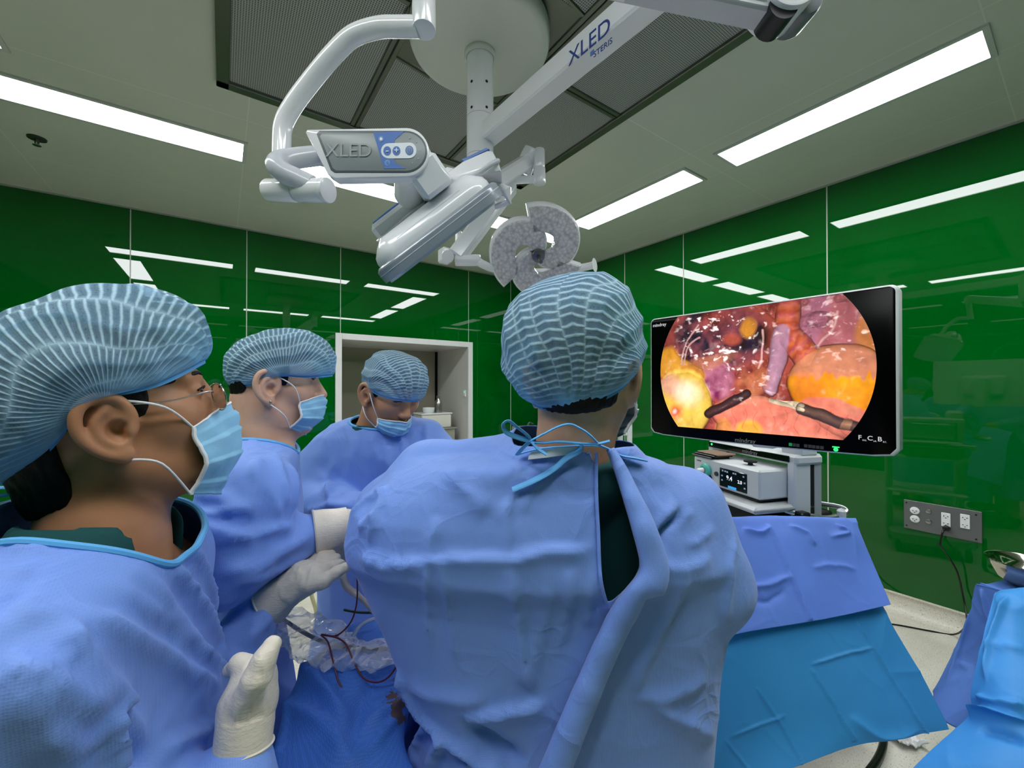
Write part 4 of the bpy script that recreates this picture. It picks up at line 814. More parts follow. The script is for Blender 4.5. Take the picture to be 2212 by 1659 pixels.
def gown(name, root, fn, lo, hi, h, feats, neckc, seed, cut=None, mat=None, amp=.005, csc=(5, 5, 2.2), extra=None, bind=0):
    V, Fq = surfnet(fn, lo, hi, h); N = nrm(grad(fn, V, .004)); D = crumple(V, csc, amp, seed)+folds(V, N, feats)
    if extra is not None: D = D+extra(V, N)
    V = V+N*D[:, None]; V = relax(V, Fq, 2, .4)
    keep = np.ones(len(V), bool)
    if neckc is not None: a, ax_ = R_(neckc[0]), nrm(R_(neckc[1])); q = V-a; h_ = q@ax_; keep &= ~((h_ > neckc[2]) & (np.linalg.norm(q-h_[:, None]*ax_, axis=1) < neckc[3]))
    if cut is not None: keep &= ~cut(V, N)
    V, Fq, _ = cull(V, Fq, keep); V, loops_ = rim_smooth(V, Fq)
    if bind:
        lp = max((l for l in loops_ if V[l][:, 2].mean() > 1.2), key=len); b = MB(); b.tube(W(V[lp][::2]), bind, 8, False, True); mo('collar_binding', b, M_BIND, root)
    o = mesh_obj(name, W(V), Fq, mat or M_GOWN, root); m = o.modifiers.new('cloth', 'SOLIDIFY'); m.thickness = .0022; m.offset = -1; return o
def rim_smooth(V, Fq, it=30):
    E = np.concatenate([Fq[:, [k, (k+1) % 4]] for k in range(4)]); k = np.sort(E, 1); key = k[:, 0]*len(V)+k[:, 1]; u, inv, c = np.unique(key, return_inverse=True, return_counts=True); B = E[c[inv] == 1]
    nx = {}; pv = {}
    for a, b in B: nx.setdefault(int(a), int(b)); pv.setdefault(int(b), int(a))
    ids = np.array([i for i in nx if i in pv]); n_, p_ = np.array([nx[i] for i in ids]), np.array([pv[i] for i in ids])
    for j in range(it): V = V.copy(); V[ids] = V[ids]*.4+.3*(V[n_]+V[p_])
    left = set(nx); loops = []
    while left:
        s = left.pop(); l = [s]; x = nx[s]
        while x in left: left.discard(x); l.append(x); x = nx[x]
        loops.append(l)
    return V, loops
def inpoly(P, poly):
    r = np.zeros(len(P), bool); Q = R_(poly, float)
    for (x0, y0), (x1, y1) in zip(Q, np.roll(Q, -1, 0)):
        c = ((y0 > P[:, 1]) != (y1 > P[:, 1])); r ^= c & (P[:, 0] < (x1-x0)*(P[:, 1]-y0)/((y1-y0) if y1 != y0 else 1e-9)+x0)
    return r
def ribbon(name, pts, wd, mat, par, flat=.35, n=6, up=None): b = MB(); P = W(spline(R_(pts, float), n)); b.tube(P, wd, 10, True, False, flat, up); return mo(name, b, mat, par)
def cap(root, fr, C0, bulge, band, H_, hb, tilt, seed, pinch=True, sag=(0, 0, 0), ribs=34, fans=15, rscale=1., roll=0., lift=.0):
    """a gathered theatre cap: crown, widest girth, then tucked in to an elastic band"""
    c, B = fr; nt, nf = 120, 220; T = np.linspace(0, 1, nt); PH = np.linspace(0, 2*math.pi, nf, endpoint=False); tt, ph = np.meshgrid(T, PH, indexing='ij'); k = .72
    rho = np.where(tt < k, np.sin(np.clip(tt/k, 0, 1)*math.pi/2)**.78, 1.); up = np.where(tt < k, np.cos(np.clip(tt/k, 0, 1)*math.pi/2), 0)*H_; s = np.clip((tt-k)/(1-k), 0, 1); down = -hb*np.sin(s*math.pi/2)
    ra = bulge[0]+(band[0]-bulge[0])*(1-np.cos(s*math.pi/2)); rb = bulge[1]+(band[1]-bulge[1])*(1-np.cos(s*math.pi/2)); x = ra*rho*np.cos(ph); y = rb*rho*np.sin(ph); z = up+down
    off = (1-s)[..., None]*R_(sag)*(np.clip(-np.cos(ph), 0, 1)*rho)[..., None]; P = np.stack([x, y, z], -1)+off+R_([0.010*seed % .01, 0, 0])
    ang = np.arctan2(P[..., 2]+hb+.01, P[..., 0]*.95); fan = np.arctan2(P[..., 1], P[..., 2]+hb+.03)
    ff = fan*fans/math.pi*1.2+.55*noise(P*13, seed+3)+20.5; tri = np.abs((ff % 1)-.5)*2; fd = (1-s)*sstep(0.1, .35, tt); rid = np.clip(1-tri*5, 0, 1)
    Nn = nrm(np.stack([P[..., 0]/bulge[0]**2, P[..., 1]/bulge[1]**2, (P[..., 2]+.02)/H_**2], -1))
    P = P+Nn*((.0045*((1-tri)**2-.3))*fd+.007*noise(P*11, seed+5)*(1-s)+.003*noise(P*34, seed+7)*(1-s)+.004*noise(np.stack([np.cos(ph)*9, np.sin(ph)*9, tt*3], -1), seed+6)*sstep(.55, .75, tt)*(1-s))[..., None]
    P[..., 2] += lift*s*np.exp(-((P[..., 0]+.005)/.042)**2)
    g = np.clip(s*1.3, 0, 1)*.70+.3*rid*fd
    if pinch:
        for sg in (-1, 1): dd = np.hypot(np.where(np.cos(ph)*sg > 0, np.sin(ph), 2), (tt-.93)*1.6); g = np.maximum(g, np.exp(-(dd/.26)**2))
    ct_, s_t = math.cos(tilt), math.sin(tilt); P = np.stack([P[..., 0]*ct_+P[..., 2]*s_t, P[..., 1], -P[..., 0]*s_t+P[..., 2]*ct_], -1); P = np.stack([P[..., 0], P[..., 1]*math.cos(roll)+P[..., 2]*math.sin(roll), P[..., 2]*math.cos(roll)-P[..., 1]*math.sin(roll)], -1)+R_(C0)
    V = (P.reshape(-1, 3)@B)+c; idx = np.arange(nt*nf).reshape(nt, nf); j = np.roll(idx, -1, 1); Fq = np.stack([idx[:-1], idx[1:], j[1:], j[:-1]], -1).reshape(-1, 4)
    o = sub(mesh_obj('cap', W(V), Fq, M_CAP, root, attrs={'rib': fd.ravel(), 'along': (ang*ribs/math.pi*rscale).ravel(), 'pleat': ff.ravel(), 'gather': np.clip(g, 0, 1).ravel()})); e = V.reshape(nt, nf, 3)[-1]; e2 = V.reshape(nt, nf, 3)[-4]
    G = np.stack([e2*1.0, e*.5+e2*.5, e, e-B[2]*.004], 0); b = MB(); ctr = e.mean(0); b.grid(W(G+nrm(G-ctr)*.0012), True); mo('elastic_band', b, M_BAND, o); return o
def mask(root, fr, ztop, zbot, loops, half=1.0, drop=0., sdm=0, yw=1., xo=0.):
    c, B = fr; nu, nv = 61, 41; u, v = np.meshgrid(np.linspace(-1, 1, nu), np.linspace(0, 1, nv), indexing='ij'); a = u*1.05*half
    zt = ztop-.020*np.abs(u)**1.5; zb = zbot+.022*np.abs(u)**1.3; z = zt+(zb-zt)*v; low = sstep(.5, 1., v)
    xr = (.104+xo)*np.cos(a)-.004-.026*low**1.3*np.cos(a)+.011*np.exp(-(u/.22)**2)*sstep(.75, .1, v)+.006*np.sin(v*math.pi); y = .073*yw*np.sin(a)*(1-.20*low)
    sv = v*3.6; saw = (sv % 1); pl = np.where((v > .12) & (v < .95), .0042*(1-saw)**1.5, 0)*(1-np.abs(u)**4*.7); xr = xr+pl*np.cos(a)+.0022*noise(np.stack([u*5, v*6, 0*u], -1), sdm); y = y+pl*np.sin(a)
    P = np.stack([xr, y, z], -1)+R_([0, 0, -drop]); V = P.reshape(-1, 3)@B+c; b = MB(); b.grid(W(V.reshape(nu, nv, 3))[:, ::-1]); o = sub(mo('face_mask', b, M_MASK, root, True, None)); m = o.modifiers.new('cloth', 'SOLIDIFY'); m.thickness = .0016
    G = V.reshape(nu, nv, 3); b = MB()
    for ln in (G[0], G[-1]): b = MB(); b.tube(W(ln), .0026, 8); mo('mask_binding', b, M_WTIE, o)
    b = MB(); b.tube(W(G[:, 0]), .0016, 6); mo('nose_strip', b, M_WTIE, o)
    for s in (-1, 1):
        e = G[0 if s < 0 else -1]; ear = lambda p: R_([p[0], s*p[1], p[2]])@B+c
        for k, lp in ((0, loops[0]), (-1, loops[1])): b = MB(); b.tube(W(spline([e[k]]+[ear(p) for p in lp], 6)), .0014, 8); mo('ear_loop', b, M_WTIE, o)
    return o
def eyes(root, fr, lidw=.0045):
    c, B = fr
    for s in (-1, 1):
        b = MB(); b.ell(W(R_([.0785, s*.0315, .0258])@B+c), (.0078, .0132, lidw), np.stack([W(B[0]), W(B[1]), W(B[2])])); mo('eye', b, M_EYE, root); b = MB(); b.tube(W(spline(R_([R_([.0845, s*.019, .027]), R_([.0885, s*.031, .0315]), R_([.0805, s*.047, .0275])])@B+c, 5)), .0013, 6); mo('eyelid_line', b, M_HAIR, root)
        b = MB(); b.tube(W(spline(R_([R_([.087, s*.012, .046]), R_([.084, s*.028, .051]), R_([.070, s*.047, .046])])@B+c, 6)), [.003]*7+[.0035]*5+[.0015], 8, True, False, .8); mo('eyebrow', b, M_HAIR, root)
def person(label, base, fr, neckbase, skin, low, coarse, nape=-.085, h=.0028, tuft=0, nw=1., bk=0.):
    root = thing('person', label, 'person', W(base)); c, B = fr; nb = (R_(neckbase)-c)@B.T
    def neck(Q): return smin(sd_cone(Q, (-.030, 0, -.035), nb*.55+R_([-.012, 0, 0]), .058*nw, .054*nw), sd_cone(Q, nb*.55+R_([-.012, 0, 0]), nb, .055*nw, .070), .03)
    def fn(P): return head_sd((P-c)@B.T, neck, bk)
    r = .16; lo = np.minimum(c-[r, r, .15], R_(neckbase)-[.11, .11, .02]); hi = np.maximum(c+[r, r, .16], R_(neckbase)+[.11, .11, .02]); lo[2] = low
    V, Fq = surfnet(fn, lo, hi, h); V2, F2 = surfnet(coarse, *coarse.box, .018); F = np.concatenate([Fq, F2+len(V)])
    bo = mesh_obj('body', W(np.concatenate([V, V2])), F, skin, root)
    hf = lambda P: hair_sd((P-c)@B.T, nape, tuft, bk); Vh, Fh = surfnet(hf, c-[.15, .15, .16], c+[.15, .15, .16], h*1.1); mesh_obj('hair', W(Vh), Fh, M_HAIR, root)
    return root
def coarse_body(tab, arms, hip, feet, ex=2.2, torso=None):
    def fn(P):
        d = sd_loft(P, tab, ex) if torso is None else torso(P)
        for pts, rad in arms: d = smin(d, sd_chain(P, pts, rad, .03), .05)
        for hp_, ft in zip(hip, feet):
            kn = lerp(R_(hp_), R_(ft), .5); d = smin(d, sd_chain(P, [hp_, kn, ft], [.075, .055, .04], .03), .05); d = smin(d, sd_cone(P, R_(ft), R_(ft)+R_([.03, .13, -.02]), .035, .03), .02)
        return d
    A_ = np.concatenate([R_([[q[1]-q[3], q[2]-q[4], q[0]] for q in tab]), R_([[q[1]+q[3], q[2]+q[4], q[0]] for q in tab])]+[R_(p)-.06 for p, _ in arms]+[R_(p)+.06 for p, _ in arms]+[R_(feet)-.06, R_(feet)+[.1, .2, 0]])
    fn.box = (A_.min(0)-.05, A_.max(0)+.05); fn.box[0][2] = .005; return fn
def shoes(root, feet):
    for ft in feet:
        q = R_(ft); b = MB(); fn = lambda P: smax(smin(sd_ell(P, q+[.02, .08, .0], (.05, .13, .055)), sd_ell(P, q+[0, 0, 0], (.045, .06, .06)), .03), .012-P[:, 2], .01)
        V, Fq = surfnet(fn, (q-[.1, .12, .1])*[1, 1, 0]+[0, 0, .001], q+[.13, .26, .1], .008); mesh_obj('shoe', W(V), Fq, M_SHOE, root)
def row(y, xl, xr, d, back, front, w_=1.): # photo row -> loft row at depth d (centre), back and front depths
    z = CZ+d*((829.5-y)/F+PITCH); l, r = (xl-1106)/F*d, (xr-1106)/F*d; return (z, (l+r)/2, (back+front)/2, (r-l)/2*w_, (front-back)/2)
def lofty(P, c0, yaw, rows, ex=2.3):
    f = R_([math.sin(yaw), math.cos(yaw)]); l = R_([-f[1], f[0]]); q = P[:, :2]-R_(c0); Q = np.stack([q@f, q@l, P[:, 2]], 1); return sd_loft(Q, rows, ex)
def local(c0, yaw, f_, l_, z): f = R_([math.sin(yaw), math.cos(yaw)]); l = R_([-f[1], f[0]]); q = R_(c0)+f*f_+l*l_; return R_([q[0], q[1], z])
def glove(root, chains, k, name='glove', cuff=None, h=.0024, wr=.0012):
    def fn(P):
        d = None
        for pts, rad in chains: q = sd_chain(P, [R_(p) for p in pts], rad, .008); d = q if d is None else smin(d, q, k)
        return d
    al = np.concatenate([R_(c[0]) for c in chains]); V, Fq = surfnet(fn, al.min(0)-.05, al.max(0)+.05, h); N = nrm(grad(fn, V, .002))
    V = V+N*(wr*(1-2*np.abs(noise(V*R_([90., 90., 38.]), 3)))*(.4+np.clip(fbm(V*22, 2, 4), 0, 1)))[:, None]
    o = sub(mesh_obj(name, W(V), Fq, M_GLOVE, root))
    if cuff:
        b = MB(); a, c, r0, r1 = cuff; a, c = R_(a), R_(c); ax = nrm(c-a); L = np.linalg.norm(c-a); b.lathe(W(a), W(ax), [(r0, 0), (r0*1.03, L*.3), (r1*.98, L*.75), (r1, L*.96), (r1+.002, L), (r1+.0005, L+.003), (r1-.003, L+.001), (r1-.004, L*.6)], 36); mo('cuff', b, M_GLOVE, o)
    return o
# ------------------------------------------------------------------ the surgeon seen from behind
SK4 = skin_mat('light tan skin', 'C9A083', 'B98C6E'); fr4 = head_frame((.127, .738, 1.556), .40, -.02)
g4 = [(985, 1085, 1395, .74, .652, .83), (1000, 925, 1440, .75, .646, .87), (1030, 848, 1485, .75, .645, .9), (1060, 802, 1518, .75, .635, .91), (1100, 752, 1546, .75, .627, .92), (1170, 740, 1574, .75, .618, .92), (1200, 744, 1588, .75, .617, .92), (1235, 760, 1597, .75, .634, .92), (1275, 778, 1599, .75, .642, .91), (1350, 818, 1580, .75, .645, .90), (1440, 856, 1563, .75, .648, .90), (1510, 902, 1556, .75, .65, .90), (1560, 912, 1552, .75, .652, .90), (1659, 885, 1546, .75, .65, .92)]
T4 = [row(*q) for q in g4]; T4 = [(1.505, .107, .742, .086, .092), (1.462, .107, .742, .098, .097)]+T4+[(.6, T4[-1][1], .78, .27, .15), (.33, T4[-1][1], .78, .28, .17)]
def f4(P):
    d = sd_loft(P, T4, 2.25); d = smin(d, sd_chain(P, [R_([.03, .80, 1.385]), R_([-.17, .86, 1.36]), R_([-.26, .90, 1.28]), R_([-.20, 1.05, 1.22])], [.075, .072, .07, .055], .03), .05)
    d = smin(d, sd_chain(P, [R_([.33, .78, 1.33]), R_([.375, .77, 1.18]), R_([.33, .95, 1.14])], [.065, .06, .05], .03), .03)
    return d
low4 = [(1.40, .107, .765, .08, .05), (1.36, .11, .785, .17, .065), (1.25, .10, .79, .19, .075), (1.05, .08, .79, .16, .075), (.86, .08, .79, .15, .08), (.8, .08, .79, .13, .08)]
ft4 = ([.0, .78, .075], [.17, .78, .075])
cb4 = coarse_body(low4, [([[-.07, .80, 1.33], [-.24, .88, 1.26], [-.21, 1.06, 1.2], [-.19, 1.14, 1.2]], [.045, .042, .032, .03]), ([[.28, .78, 1.33], [.36, .78, 1.16], [.33, .95, 1.13], [.31, 1.04, 1.13]], [.045, .042, .032, .03])], ([.0, .78, .82], [.17, .78, .82]), ft4)
P4 = person('person seen from behind in a blue gown with an open tied back, watching the monitor', (.08, .78, 0), fr4, (.107, .742, 1.37), SK4, 1.36, cb4, -.052, nw=1.12)
shoes(P4, ft4); eyes(P4, fr4)
cap(P4, fr4, (-.022, .012, .060), (.126, .122), (.114, .094), .128, .060, -.42, 4, ribs=42, fans=10, roll=.16, lift=.008)
mask(P4, fr4, .004, -.112, (((.045, .085, .018), (-.004, .092, .03), (-.02, .090, .015)), ((.04, .090, -.05), (.0, .092, -.045), (-.016, .090, -.03))), 1.12, xo=.004, yw=1.28)
hole4 = [(1289, 975), (1301, 972), (1318, 985), (1347, 1080), (1386, 1222), (1313, 1308), (1298, 1250), (1294, 1150), (1290, 1060)]
F4 = [([(772, 1192), (830, 1216), (930, 1208), (1050, 1200), (1120, 1200), (1180, 1188), (1288, 1180)], .006, .022, .008, .1), ([(925, 1215), (924, 1290), (930, 1400)], .005, .005, .0045), ([(950, 1212), (972, 1300), (988, 1440)], .005, .006, .0045), ([(1235, 1222), (1226, 1300), (1206, 1400)], .006, .01, .005), ([(1283, 1225), (1272, 1300), (1262, 1350)], .005, .008, .004), ([(1100, 1075), (1100, 1200)], .004, .010, .004), ([(1105, 1212), (1125, 1350), (1142, 1490)], .005, .018, .007), ([(1190, 1260), (1160, 1400), (1142, 1490)], .012, .02, .005),
      ([(838, 1040), (818, 1100), (795, 1180)], .008, .014, .007), ([(752, 1108), (800, 1078), (836, 1058)], .008, .008, .008), ([(770, 1140), (820, 1110)], .008, .01, .006), ([(1060, 1110), (1010, 1060), (960, 1010)], .02, .02, .006), ([(950, 1120), (935, 1160), (930, 1200)], .01, .012, .005),
      ([(1384, 1222), (1420, 1165), (1476, 1098)], .010, .016, -.012), ([(1376, 1205), (1412, 1148), (1470, 1080)], .010, .012, .008), ([(1590, 1150), (1575, 1250), (1565, 1360)], .008, .012, .006), ([(1490, 1240), (1420, 1380), (1365, 1500)], .006, .02, .006), ([(1420, 1220), (1480, 1230), (1540, 1200)], .01, .02, .005), ([(1530, 1460), (1460, 1500), (1360, 1510)], .012, .02, .005), ([(1545, 1590), (1480, 1560), (1400, 1520)], .01, .015, .006), ([(1500, 1100), (1470, 1130), (1440, 1150)], .006, .008, .004), ([(1545, 1140), (1520, 1160), (1480, 1180)], .006, .008, .004),
      ([(858, 1450), (930, 1545), (1035, 1635), (1085, 1657)], .012, .010, .012, .05), ([(990, 1538), (1080, 1530), (1190, 1500)], .006, .025, .010), ([(1000, 1548), (1060, 1600), (1130, 1650)], .02, .02, -.014), ([(965, 1575), (945, 1620), (930, 1658)], .006, .012, .012, .1), ([(925, 1560), (905, 1610), (895, 1658)], .006, .010, .012, .1), ([(1010, 1640), (1000, 1658)], .008, .008, .008), ([(880, 1480), (960, 1500), (1060, 1510)], .02, .03, .006), ([(1180, 1020), (1150, 1060), (1120, 1110)], .012, .02, .004)]
og4 = gown('gown', P4, f4, (-.45, .54, .34), (.52, 1.16, 1.47), .0062, F4, ((.110, .735, 1.43), (0, .06, 1), .020, .11), 41, lambda V, N: inpoly(PX(V), hole4) & ((N*(V-[0, 0, CZ])).sum(1) < 0) & (V[:, 1] < .74), amp=.0035, csc=(4, 4, 2.2))
low4b = [(z, a, b_, c_+.022, d_+.022) for z, a, b_, c_, d_ in low4]
V, Fq = surfnet(lambda P: smin(sd_loft(P, low4b, 2.2), sd_ell(P, (.112, .750, 1.388), (.108, .098, .062)), .03), (-.2, .6, .84), (.4, .95, 1.47), .01); mesh_obj('scrub_top', W(V+.004*crumple(V, (9, 9, 5), 1, 9)[:, None]*R_([0, -1, 0])), Fq, M_SCRUB, P4)
VG4 = np.array([v.co for v in og4.data.vertices])+np.array(P4['_o']); VG4 = np.stack([VG4[:, 0]*CS-VG4[:, 1]*SN, VG4[:, 0]*SN+VG4[:, 1]*CS, VG4[:, 2]], 1); VG4 = VG4[VG4[:, 1] < .80]; PG4 = PX(VG4)
def on4(x, y, d, off=.004):
    e = np.hypot(PG4[:, 0]-x, PG4[:, 1]-y); c = np.where(e < 16)[0]; return (x, y, VG4[c, 1].min()-off) if len(c) else (x, y, d)
def ondepth(pl, dd): return AP([(x, y, d+dd) for x, y, d in pl])
flap = [(1312, 972, .655), (1330, 1020, .637), (1350, 1085, .617), (1366, 1140, .605), (1384, 1215, .598), (1374, 1245, .598), (1350, 1275, .604), (1322, 1312, .614), (1290, 1375, .622), (1255, 1450, .624), (1215, 1540, .625), (1172, 1640, .625), (1150, 1690, .625)]
b = MB(); Pf = spline(ondepth(flap, 0), 6); tg = nrm(np.gradient(Pf, axis=0)); vw = nrm(Pf-[0, 0, CZ]); sd2 = nrm(np.cross(vw, tg)); wd_ = np.interp(np.linspace(0, 1, len(Pf)), [0, .2, .4, .46, .55, .7, 1], [.006, .018, .026, .016, .021, .022, .028]); G = []
for s_, lift in ((0, .014), (.05, .002), (.18, -.008), (.45, -.010), (.75, -.007), (1., .003), (1.04, .016)): G.append(Pf+sd2*(s_*wd_*1.5*1)[:, None]+vw*(lift+.004*noise(Pf*30, 8))[:, None])
sgn4 = 1 if PX(G[5])[20, 0] > PX(G[0])[20, 0] else -1
if sgn4 < 0: G = [Pf-(g-Pf-vw*((g-Pf)*vw).sum(1)[:, None])+vw*((g-Pf)*vw).sum(1)[:, None] for g in G]
b.grid(W(R_(G))); o = mo('gown_flap', b, M_GOWN, P4, True, None); m = o.modifiers.new('cloth', 'SOLIDIFY'); m.thickness = .0022
ribbon('gown_edge', AP([on4(x, y, d, .001) for x, y, d in spline([(1288, 978, .664), (1288, 1060, .632), (1292, 1150, .611), (1297, 1250, .628), (1313, 1312, .632)], 3)]), .0035, M_GOWN, P4, .5)
TZ = lambda x, y: (1060+x*.16275, 840+y*.16275)
def tie(name, pts, wd=.0042, flat=.4, on=0): return ribbon(name, AP([on4(*TZ(x, y), d, on) if on else (*TZ(x, y), d) for x, y, d in pts]), wd, M_BIND, P4, flat)
tie('neck_tie', [(530, 690, .625), (480, 610, .62), (340, 500, .61), (240, 425, .605), (165, 470, .605), (200, 570, .61), (350, 640, .615), (530, 692, .625)])
tie('neck_tie', [(530, 690, .622), (700, 600, .62), (900, 500, .62), (1050, 468, .62), (1180, 520, .62), (1300, 600, .622), (1400, 700, .628), (1440, 745, .635)])
tie('neck_tie', [(540, 705, .622), (700, 715, .625), (900, 700, .628), (1150, 720, .63), (1400, 730, .63), (1580, 690, .625)], .0052)
tie('neck_tie', [(355, 870, .66), (420, 790, .64), (530, 695, .622)]); tie('neck_tie', [(540, 700, .62), (620, 790, .618), (740, 870, .618)], .0055)
tie('neck_tie', [(1190, 730, .625), (1185, 810, .612), (1000, 920, .603), (850, 1050, .598), (600, 1200, .592), (290, 1335, .588)], .0058, .35, .006)
tie('collar_binding', [(355, 872, .672), (540, 818, .648), (750, 782, .638), (1000, 765, .634), (1170, 752, .634), (1330, 752, .636), (1420, 755, .64)], .004, .4, .003); tie('collar_binding', [(1430, 745, .64), (1600, 815, .645), (1720, 885, .655), (1880, 915, .67), (2060, 952, .70)], .005, .4, .003)
b = MB(); lp = AP([on4(*TZ(x, y), .645, .0025) for x, y in ((505, 880), (545, 835), (700, 808), (900, 785), (1195, 775), (1205, 830), (980, 880), (750, 910), (495, 938))]); b.add(W(np.concatenate([lp, lp+[0, .0012, 0]])), [tuple(range(9))[::-1], tuple(range(9, 18))]+[(i, (i+1) % 9, 9+(i+1) % 9, 9+i) for i in range(9)]); mo('size_label', b, plain('white paper label', 'EEF0F6', .6), P4)
# ------------------------------------------------------------------ nearest person at the left, in profile
SK1 = skin_mat('tan skin', 'B98563', 'A87353'); fr1 = head_frame((-.499, .532, 1.503), .90, .19); c1, y1_ = (-.495, .505), 1.27
R1 = [(1.47, -.022, 0, .074, .080), (1.43, -.016, 0, .082, .090), (1.395, -.010, 0, .088, .105), (1.365, -.006, -.01, .096, .140), (1.31, -.012, -.025, .098, .175), (1.2, -.006, -.028, .102, .180), (1.08, .012, -.028, .110, .185), (.95, .02, -.028, .120, .190), (.6, .02, -.02, .15, .21), (.34, .02, -.02, .17, .23)]
sh1 = local(c1, y1_, .0, -.165, 1.30); el1 = R_([-.405, .365, 1.02]); wr1 = A(532, 1585, .475)
def f1(P):
    d = lofty(P, c1, y1_, R1, 2.2); d = smin(d, sd_chain(P, [local(c1, y1_, 0, -.06, 1.345), sh1, el1, A(500, 1705, .455), A(523, 1632, .468)], [.06, .078, .066, .042, .0255], .03), .045)
    d = smin(d, sd_chain(P, [local(c1, y1_, 0, .05, 1.345), local(c1, y1_, 0, .125, 1.29), local(c1, y1_, -.02, .14, 1.03), local(c1, y1_, .07, .11, .96)], [.055, .058, .052, .045], .03), .045); return d
low1 = [(1.35, 0, 0, .05, .06), (1.31, 0, 0, .065, .11), (1.2, .01, 0, .08, .15), (1.0, .02, 0, .085, .13), (.85, .02, 0, .09, .13), (.8, .02, 0, .08, .11)]
def body_loft(c0, yaw, low):
    f = R_([math.sin(yaw), math.cos(yaw)]); out = []
    for z, a, b_, p, q in low: out.append((z, c0[0]+f[0]*a, c0[1]+f[1]*a, abs(f[0])*p+abs(f[1])*q, abs(f[1])*p+abs(f[0])*q))
    return out
ft1 = (local(c1, y1_, 0, -.1, .075), local(c1, y1_, 0, .1, .075))
cb1 = coarse_body(body_loft(c1, y1_, low1), [([local(c1, y1_, 0, -.15, 1.28), el1+[0, .0, .0], A(502, 1695, .456), A(527, 1605, .471)], [.045, .038, .028, .019]), ([local(c1, y1_, 0, .12, 1.28), local(c1, y1_, -.02, .135, 1.03), local(c1, y1_, .05, .11, .97)], [.04, .035, .028])], (local(c1, y1_, 0, -.08, .82), local(c1, y1_, 0, .08, .82)), ft1, 2.2, lambda P: lofty(P, c1, y1_, low1))
P1 = person('person nearest the left edge in profile with glasses and a gloved hand at the belly', (c1[0], c1[1], 0), fr1, (-.492, .512, 1.26), SK1, 1.25, cb1, -.093, .0025, 1)
shoes(P1, ft1); eyes(P1, fr1)
cap(P1, fr1, (-.026, 0, .066), (.142, .108), (.108, .088), .092, .056, -.48, 1, ribs=44, fans=8, sag=(-.02, 0, -.02), lift=.022)
mask(P1, fr1, .002, -.126, (((.045, .083, .014), (.008, .087, .030), (-.012, .088, .028)), ((.03, .082, -.052), (.004, .085, -.038))), .86, xo=.006, yw=1.06)
ns = lambda p: R_(p)@fr1[1]+fr1[0]
g = sub(mo('glasses', MB().tube(W(spline(R_([ns((.103, -.017, .024)), ns((.108, 0, .030)), ns((.103, .017, .024))]), 5)), .0011, 8), M_STEEL, P1))
M_LENSG = NT('clear lens'); M_LENSG.p(Base_Color=(1., 1., 1.), Roughness=.0, Transmission_Weight=1., IOR=1.12); M_LENSG = M_LENSG.m
for s in (-1, 1):
    ce = ns((.101, s*.036, .014)); b = MB(); ring = [ce+R_([-.30*math.cos(t)*s*.021*s, math.cos(t)*.021, math.sin(t)*.0185])@fr1[1] for t in np.linspace(0, 2*math.pi, 28, endpoint=False)]; b.tube(W(R_(ring)), .0009, 6, False, True); mo('rim', b, M_STEEL, g)
    b = MB(); b.add(W(np.concatenate([R_(ring), R_(ring)+fr1[1][0]*.0012])), [tuple(range(28)), tuple(range(28, 56))[::-1]]+[(i, 28+i, 28+(i+1) % 28, (i+1) % 28) for i in range(28)]); mo('lens', b, M_LENSG, g, False)
    b = MB(); b.tube(W(spline(R_([ns((.095, s*.057, .022)), ns((.088, s*.068, .024)), ns((.05, s*.077, .020)), ns((.012, s*.080, .024)), ns((-.004, s*.083, .020))]), 6)), .0010, 8); mo('temple', b, M_STEEL, g)
    b = MB(); b.ell(W(ns((.098, s*.012, .008))), (.002, .002, .004)); mo('nose_pad', b, M_LENSG, g)
F1 = [([(108, 1185), (60, 1262), (0, 1335)], .004, .008, -.004, .1), ([(290, 1200), (420, 1400), (515, 1470)], .012, .02, .010), ([(350, 1190), (450, 1330), (510, 1440)], .01, .016, .011), ([(385, 1130), (460, 1250), (495, 1350)], .008, .012, .008), ([(215, 1230), (330, 1330), (430, 1420), (480, 1500)], .008, .012, .006), ([(130, 1290), (280, 1370), (400, 1450), (490, 1510)], .010, .016, .010), ([(20, 1410), (120, 1470), (225, 1535)], .006, .022, .016), ([(225, 1535), (240, 1600), (246, 1658)], .006, .008, .016, .1), ([(150, 1330), (185, 1420), (260, 1500), (345, 1610)], .008, .018, .010), ([(250, 1545), (300, 1600), (340, 1650)], .02, .02, -.016), ([(400, 1450), (430, 1490), (445, 1530)], .004, .005, .004), ([(345, 1612), (420, 1590), (470, 1545)], .010, .018, .009), ([(0, 1160), (60, 1170), (110, 1190)], .005, .008, .004), ([(0, 1230), (60, 1225), (95, 1200)], .005, .008, .004), ([(30, 1290), (120, 1330), (180, 1400)], .006, .010, .005), ([(0, 1480), (80, 1560), (160, 1658)], .010, .018, .008), ([(90, 1560), (160, 1600), (215, 1600)], .006, .012, .006)]
gown('gown', P1, f1, (-.86, .2, .35), (-.18, .82, 1.49), .0062, F1, ((-.497, .508, 1.380), (.36, .11, 1), .0, .118), 17, amp=.0035, csc=(6, 4, 3), bind=.0045)
V, Fq = surfnet(lambda P: np.maximum(smax(lofty(P, c1, y1_, [(1.40, -.005, 0, .066, .076), (1.36, -.01, 0, .074, .115), (1.32, -.016, 0, .076, .13), (1.29, -.016, 0, .076, .13)], 2.2), -sd_cone(P, R_([-.49, .51, 1.30]), R_([-.50, .515, 1.5]), .072, .075), .01), 1.30-P[:, 2]), (-.72, .3, 1.28), (-.3, .72, 1.42), .008); mesh_obj('scrub_top', W(V), Fq, M_SCRUB, P1)
